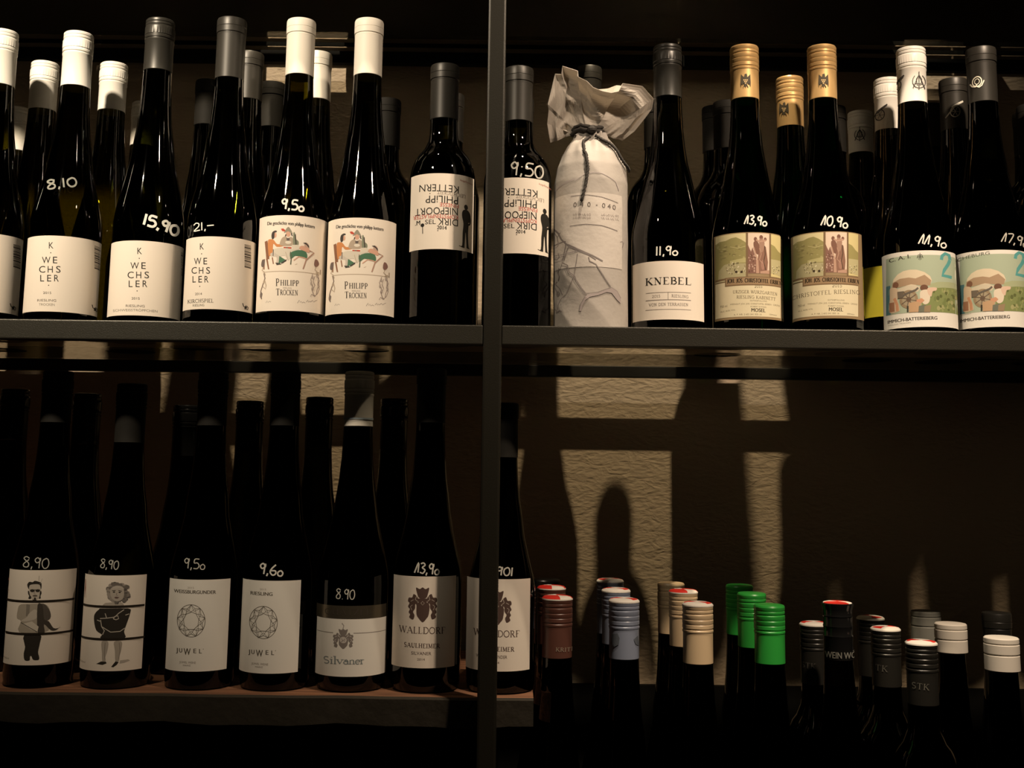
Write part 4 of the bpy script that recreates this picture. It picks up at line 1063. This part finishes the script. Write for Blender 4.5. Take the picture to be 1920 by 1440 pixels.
a = art(b, cap=True); a.part('lettering'); a.serif('STK', 1516, 1248, 10, (.11, .105, .09), 26, 3); a.build(b.root)
b = R_(1570, 1130, 1.222, 'tall glossy black flared cap with a thin red top', BLACKG, cap='flared', sl=(1, 0), bot=1240)
a = art(b, cap=True); a.part('lettering'); a.text('WEIN WÖ', 1576, 1229, 12, (.26, .26, .23), 58, 0, bold=1); a.build(b.root)
R_(1632, 1157, 1.365, 'black screw cap with white rim at the back, right of the flared cap', BLACKC, R=.0295, kind='round', sl=(0, 100), bot=1270)
b = R_(1660, 1177, 1.270, 'black screw cap with red and white top, middle one of three lettered caps', BLACKC, kind='round', sl=(0, 10), bot=1290)
a = art(b, cap=True); a.part('lettering'); a.serif('STK', 1648, 1252, 11, (.11, .105, .09), 32, 3); a.build(b.root)
b = R_(1727, 1203, 1.19, 'black screw cap with red and white top, nearest one, lettering below the ribs', BLACKC, kind='round', sl=(0, 55), bot=1325)
a = art(b, cap=True); a.part('lettering'); a.serif('STK', 1726, 1287, 11, (.15, .145, .12), 32, 3); a.build(b.root)
R_(1735, 1145, 1.352, 'pale grey cap in shadow behind the shorter white stopper caps', principled('dim_grey_cap', (.22, .22, .19), .5), R=.0295, cap='short', bot=1205)
b = R_(1782, 1168, 1.265, 'short white stopper cap, the left one of two', WHITE2, cap='short', bot=1226)
b = R_(1877, 1194, 1.175, 'short white stopper cap, the right one of two', WHITE2, cap='short', bot=1261, kind='flute')
b = R_(1868, 1148, YB + .04, 'black cap in the dark behind the right white stopper cap', BLACKC, cap='cork')

# ------------------------------------------------------------------ low left shelf, nearly dark
LOWLAB = {0: 'dim bottle below the wooden plank at the very left edge', 1: 'dim bottle below the plank under the man-in-sunglasses label', 2: 'dim front bottle below the plank under the big-haired woman label', 3: 'dim back bottle below the plank, leftmost of the back file', 4: 'dim front bottle below the plank under the first jewel label', 5: 'dim back bottle below the plank between the two jewel labels', 6: 'dim front bottle below the plank under the second jewel label', 7: 'dim back bottle below the plank just left of the bronze-band bottle', 8: 'dim front bottle below the plank under the bronze-band bottle', 9: 'dim back bottle below the plank, rightmost of the back file', 10: 'dim front bottle below the plank under the priced coat-of-arms bottle'}
for i, (px, py) in enumerate(((10, 1402), (138, 1408), (266, 1414), (305, 1374), (394, 1414), (433, 1374), (523, 1412), (562, 1372), (652, 1412), (700, 1376), (784, 1410))):
    row = i in (3, 5, 7, 9)
    bottle(px, py, YC - .04 if row else YA + .035, LOWLAB[i], zs=ZL + .0002, cmat=GREYM, g=G_BLACK, cap='cork', group=DARK_GROUP)

# ------------------------------------------------------------------ gift-wrapped bottle
def wrapped():
    Xc = at(1107, 560, 1.2).x; Yc = 1.200; R = 140 * 1.22 / F_PX / 2
    root = empty('gift_wrapped_bottle', (Xc, Yc, Z_SH), 'bottle wrapped in pale printed map paper, gathered and tied with dark cord', 'wrapped bottle')
    tieZ = at(1104, 246, Yc - .01).z - Z_SH
    rnd = random.Random(2)
    waves = [(rnd.uniform(1, 5) // 1, rnd.uniform(20, 90), rnd.uniform(0, 6.3), rnd.uniform(.1, .45)) for _ in range(10)]
    def rf(phi, h):
        t = h / tieZ
        pr = ((0, R * .985), (.02, R), (.60, R), (.74, R * .99), (.82, R * .93), (.88, R * .80), (.93, R * .62), (.97, R * .42), (1.0, R * .36), (1.3, R * .36))
        r = pr[-1][1]
        for (a, ra), (b_, rb) in zip(pr, pr[1:]):
            if a <= t <= b_:
                u = (t - a) / (b_ - a); r = ra + (rb - ra) * u; break
        amp = .0005 + .0016 * max(0, (t - .70) / .3)
        w = 0
        for k, f, p, a in waves: w += a * math.sin(k * phi + f * h + p)
        w = 1 - abs(w) * 1.6                      # creases: ridged
        pl = math.cos(11 * phi + 1.0 + 3 * t) * .0019 * max(0, (t - .78) / .22) ** 1.3
        return r + amp * w + pl - .0005
    c = Cyl(Xc, Yc, R, Z_SH, rf); c.root = root
    V, Fc = [], []; N, M = 180, 130
    for j in range(M + 1):
        h = tieZ * j / M
        for i in range(N):
            V.append(c.P(2 * PI * i / N, h + Z_SH) - Vector((Xc, Yc, Z_SH)))
    for j in range(M):
        for i in range(N):
            k = (i + 1) % N; Fc.append((j * N + i, j * N + k, (j + 1) * N + k, (j + 1) * N + i))
    Fc.append(tuple(reversed(range(N))))
    paper = principled('pale_map_paper', (0.40, 0.365, 0.33), 0.55, spec=.3, bump=(150, .5, .0006))
    body = mesh_obj('paper_wrap', V, Fc, [paper], root, smooth=True)
    # crumpled ruffle above the cord: a rim of given outline, front and back leaf
    rim = [(1032, 268), (1026, 232), (1029, 205), (1027, 195), (1034, 168), (1041, 139), (1053, 140), (1055, 124), (1083, 133), (1082, 143), (1100, 152), (1112, 164), (1130, 171), (1146, 174), (1160, 171), (1168, 156), (1205, 162), (1226, 186), (1222, 205), (1206, 226), (1190, 246), (1167, 264)]
    back = [(1040, 236), (1034, 205), (1038, 172), (1046, 150), (1060, 140), (1078, 142), (1096, 158), (1118, 168), (1140, 166), (1156, 160), (1180, 162), (1204, 170), (1216, 190), (1206, 216), (1186, 240), (1165, 256)]
    tie = Vector((at(1102, 240, Yc).x, Yc, Z_SH + tieZ))
    def leaf(name, rim, ydepth, seed, nz=20, sub=5):
        rr = random.Random(seed)
        pts = []
        for a, b_ in zip(rim, rim[1:]):
            for s in range(sub): pts.append((a[0] + (b_[0] - a[0]) * s / sub, a[1] + (b_[1] - a[1]) * s / sub))
        pts.append(rim[-1]); n = len(pts)
        ph = [(rr.uniform(6, 26), rr.uniform(0, 6.3), rr.uniform(1.5, 6), rr.uniform(.25, 1)) for _ in range(7)]
        V, Fc = [], []
        for j in range(nz + 1):
            t = j / nz
            for i in range(n):
                u = i / (n - 1)
                yd = Yc + ydepth * (math.sin(PI * u) ** .6) * (t ** .7) * (1 if True else 0)
                q = at(pts[i][0], pts[i][1], yd)
                base = tie + Vector(((u - .5) * .030, ydepth * .34 * math.sin(PI * u), -.001))
                e = t ** .82
                p = base.lerp(q, e)
                cr = 0
                for f, p_, g, a in ph: cr += a * (abs(math.sin(f * .5 * u + p_ + g * t)) - .6)
                m = math.sin(PI * min(1, t * 1.02)) ** .8 * .0052 + .0018 * t
                p.y += cr * m * .75; p.z += cr * m * .35
                V.append(p - Vector((Xc, Yc, Z_SH)))
        for j in range(nz):
            for i in range(n - 1):
                b0 = j * n + i; Fc.append((b0, b0 + 1, b0 + n + 1, b0 + n))
        thin = principled('thin_crumpled_paper', (0.60, 0.55, 0.49), 0.5, spec=.3)
        nt = thin.node_tree
        if 'Translucent BSDF' not in nt.nodes:         # light shines through the thin sheet
            tl = nt.nodes.new('ShaderNodeBsdfTranslucent'); tl.inputs[0].default_value = (.62, .55, .46, 1); ad = nt.nodes.new('ShaderNodeMixShader'); ad.inputs[0].default_value = .4
            nt.links.new(nt.nodes['Principled BSDF'].outputs[0], ad.inputs[1]); nt.links.new(tl.outputs[0], ad.inputs[2]); nt.links.new(ad.outputs[0], nt.nodes['Material Output'].inputs[0])
        o = mesh_obj(name, V, Fc, [thin], root, smooth=False)
        s_ = o.modifiers.new('thickness', 'SOLIDIFY'); s_.thickness = .0004
        return o
    leaf('paper_ruffle', rim, -.034, 4)
    leaf('paper_ruffle', back, .030, 9)
    # cord: knot, band and two hanging ends
    cordm = principled('dark_twisted_cord', (.035, .030, .026), .85)
    T0 = Vector((0, 0, tieZ)); tx = tie.x - Xc
    ring = [(tx + .0165 * math.cos(t * PI / 12), .0150 * math.sin(t * PI / 12), tieZ + .0015 * math.sin(t * .9)) for t in range(25)]
    cord = tube('cord', ring, .0024, cordm, root, 8, .9)
    tube('cord', [(x, y, z + .004) for x, y, z in ring], .0022, cordm, root, 8, .9)
    def onbag(pts, lift=.0022):
        out = []
        for (x0, y0), (x1, y1) in zip(pts, pts[1:]):
            for s in range(8):
                px, py = x0 + (x1 - x0) * s / 8, y0 + (y1 - y0) * s / 8
                z = c.z_of(py); z = min(z, Z_SH + tieZ)
                ph = c.phi_of(px, z) if z < Z_SH + tieZ * .86 else math.asin(max(-.95, min(.95, (at(px, py, Yc - .02).x - Xc) / max(.014, rf(0, z - Z_SH)))))
                out.append(c.P(ph, z, lift) - Vector((Xc, Yc, Z_SH)))
        return out
    tube('cord_end', onbag([(1108, 244), (1099, 258), (1100, 290), (1103, 316), (1099, 344), (1090, 382)]), .0016, cordm, root, 8, .9)
    tube('cord_end', onbag([(1116, 244), (1134, 258), (1152, 276), (1166, 296), (1178, 306)], .0030), .0016, cordm, root, 8, .9)
    kx = (at(1110, 243, Yc - .016).x - Xc)
    lathe('knot', [(.002, -.004), (.0048, -.0022), (.0052, 0), (.004, .0032), (.001, .0042)], cordm, root, 12).location = (kx, -.018, tieZ)
    # print on the paper, crop origin 1020,340 scale 5.144
    a = art(c, 1020, 340, 5.144); a.base = .00045
    ln, dk = (.22, .19, .18), (.12, .10, .09)
    a.patch('address_band', None, 1166, 361, 500, principled('white_map_band', (0.56, 0.51, 0.46), .55, bump=(150, .5, .0006)), root, off=.0003, nseg=90)
    a.host = body; a.part('map_print')
    a.line('262,132 420,130 560,148 712,186', 1.1, ln); a.line('252,420 400,412 560,424 706,458', 1.3, ln)
    for ch, x, y in (('0', 302, 224), ('4', 366, 222), ('0', 434, 222), ('x', 508, 226), ('0', 574, 232), ('4', 626, 240), ('0', 674, 250)): a.text(ch, x, y, 46 if ch != 'x' else 22, dk, 30 if ch != 'x' else 18)
    rr = random.Random(8)
    for g0, y0 in ((284, 318), (552, 322)):
        for r_ in range(2):
            for k in range(4): a.text(rr.choice(('KFO', 'LG', 'VEA', 'UL')), g0 + 18 + k * 44, y0 + r_ * 32 + (k * 4 if g0 > 500 else 0), 20, (.33, .28, .26), 34)
    rv = (.42, .37, .36)
    a.line('90,400 140,470 170,540 212,590 300,640 400,690 470,720 566,770', 2.6, ln); a.line('212,590 240,620 330,668 430,712 500,758', 1.6, ln)
    a.line('96,470 128,540 140,600 136,640', 1.1, ln); a.line('130,540 160,500', .9, ln); a.line('100,600 210,590 210,640 190,740 176,770', 1.8, ln); a.line('236,640 212,700 196,760', 1.8, ln)
    a.line('92,690 170,700 240,690 320,684', 1.2, rv); a.line('92,712 160,720 240,704 330,692', .9, rv); a.line('94,770 190,776', 1.2, rv); a.line('92,640 130,636 150,600', .9, rv)
    a.line('176,768 228,800 244,870 300,916 310,950 360,1030 414,1096', 1.9, ln); a.line('166,800 216,812 234,876 286,920 298,960 346,1036 400,1100', 1.1, ln)
    a.line('326,700 296,900 230,1060 218,1084 180,1112', 1.0, ln); a.line('180,1112 148,1160 128,1230', 1.0, rv)
    a.line('430,730 440,770 500,800 540,860 590,940 640,1010', 1.9, ln)
    a.poly('340,1250 356,1180 400,1110 440,1086 520,1076 600,1040 650,1022 700,1050 736,1110 734,1160 700,1130 650,1070 600,1066 520,1100 440,1118 400,1150 372,1200 362,1252', (.36, .31, .30))
    a.line('340,1250 356,1180 404,1100 410,1080 450,1080 520,1070 600,1036 650,1018 704,1048 736,1110', 1.1, ln)
    a.line('128,960 112,980 150,1030 180,1100', 1.3, ln); a.line('150,840 136,880 150,920 140,960', 1.4, ln); a.line('120,860 160,850 176,800', 1, ln); a.line('100,1000 124,1060 140,1106', 1, ln); a.line('120,1262 150,1250 178,1256', 2.2, ln); a.line('92,1210 124,1256', 1, ln)
    a.line(arc(138, 1086, 10, 24, 0, 360), 1, ln); a.line('96,740 130,760 150,740 140,700', 1.0, ln); a.line('732,590 750,578 764,590 752,640', .9, ln)
    a.line('88,72 200,22 300,-2', 1.2, rv); a.line('88,62 200,12 300,-12', .8, rv); a.line('220,1110 290,1120 340,1140', .7, rv)
    a.line('300,-12 380,-70 470,-88 560,-84 640,-50 690,-20 720,60', 1.2, rv)
    a.poly('74,-70 110,-140 118,-128 90,-84', (.10, .08, .08))
    a.build(root)
    return root
wrapped()
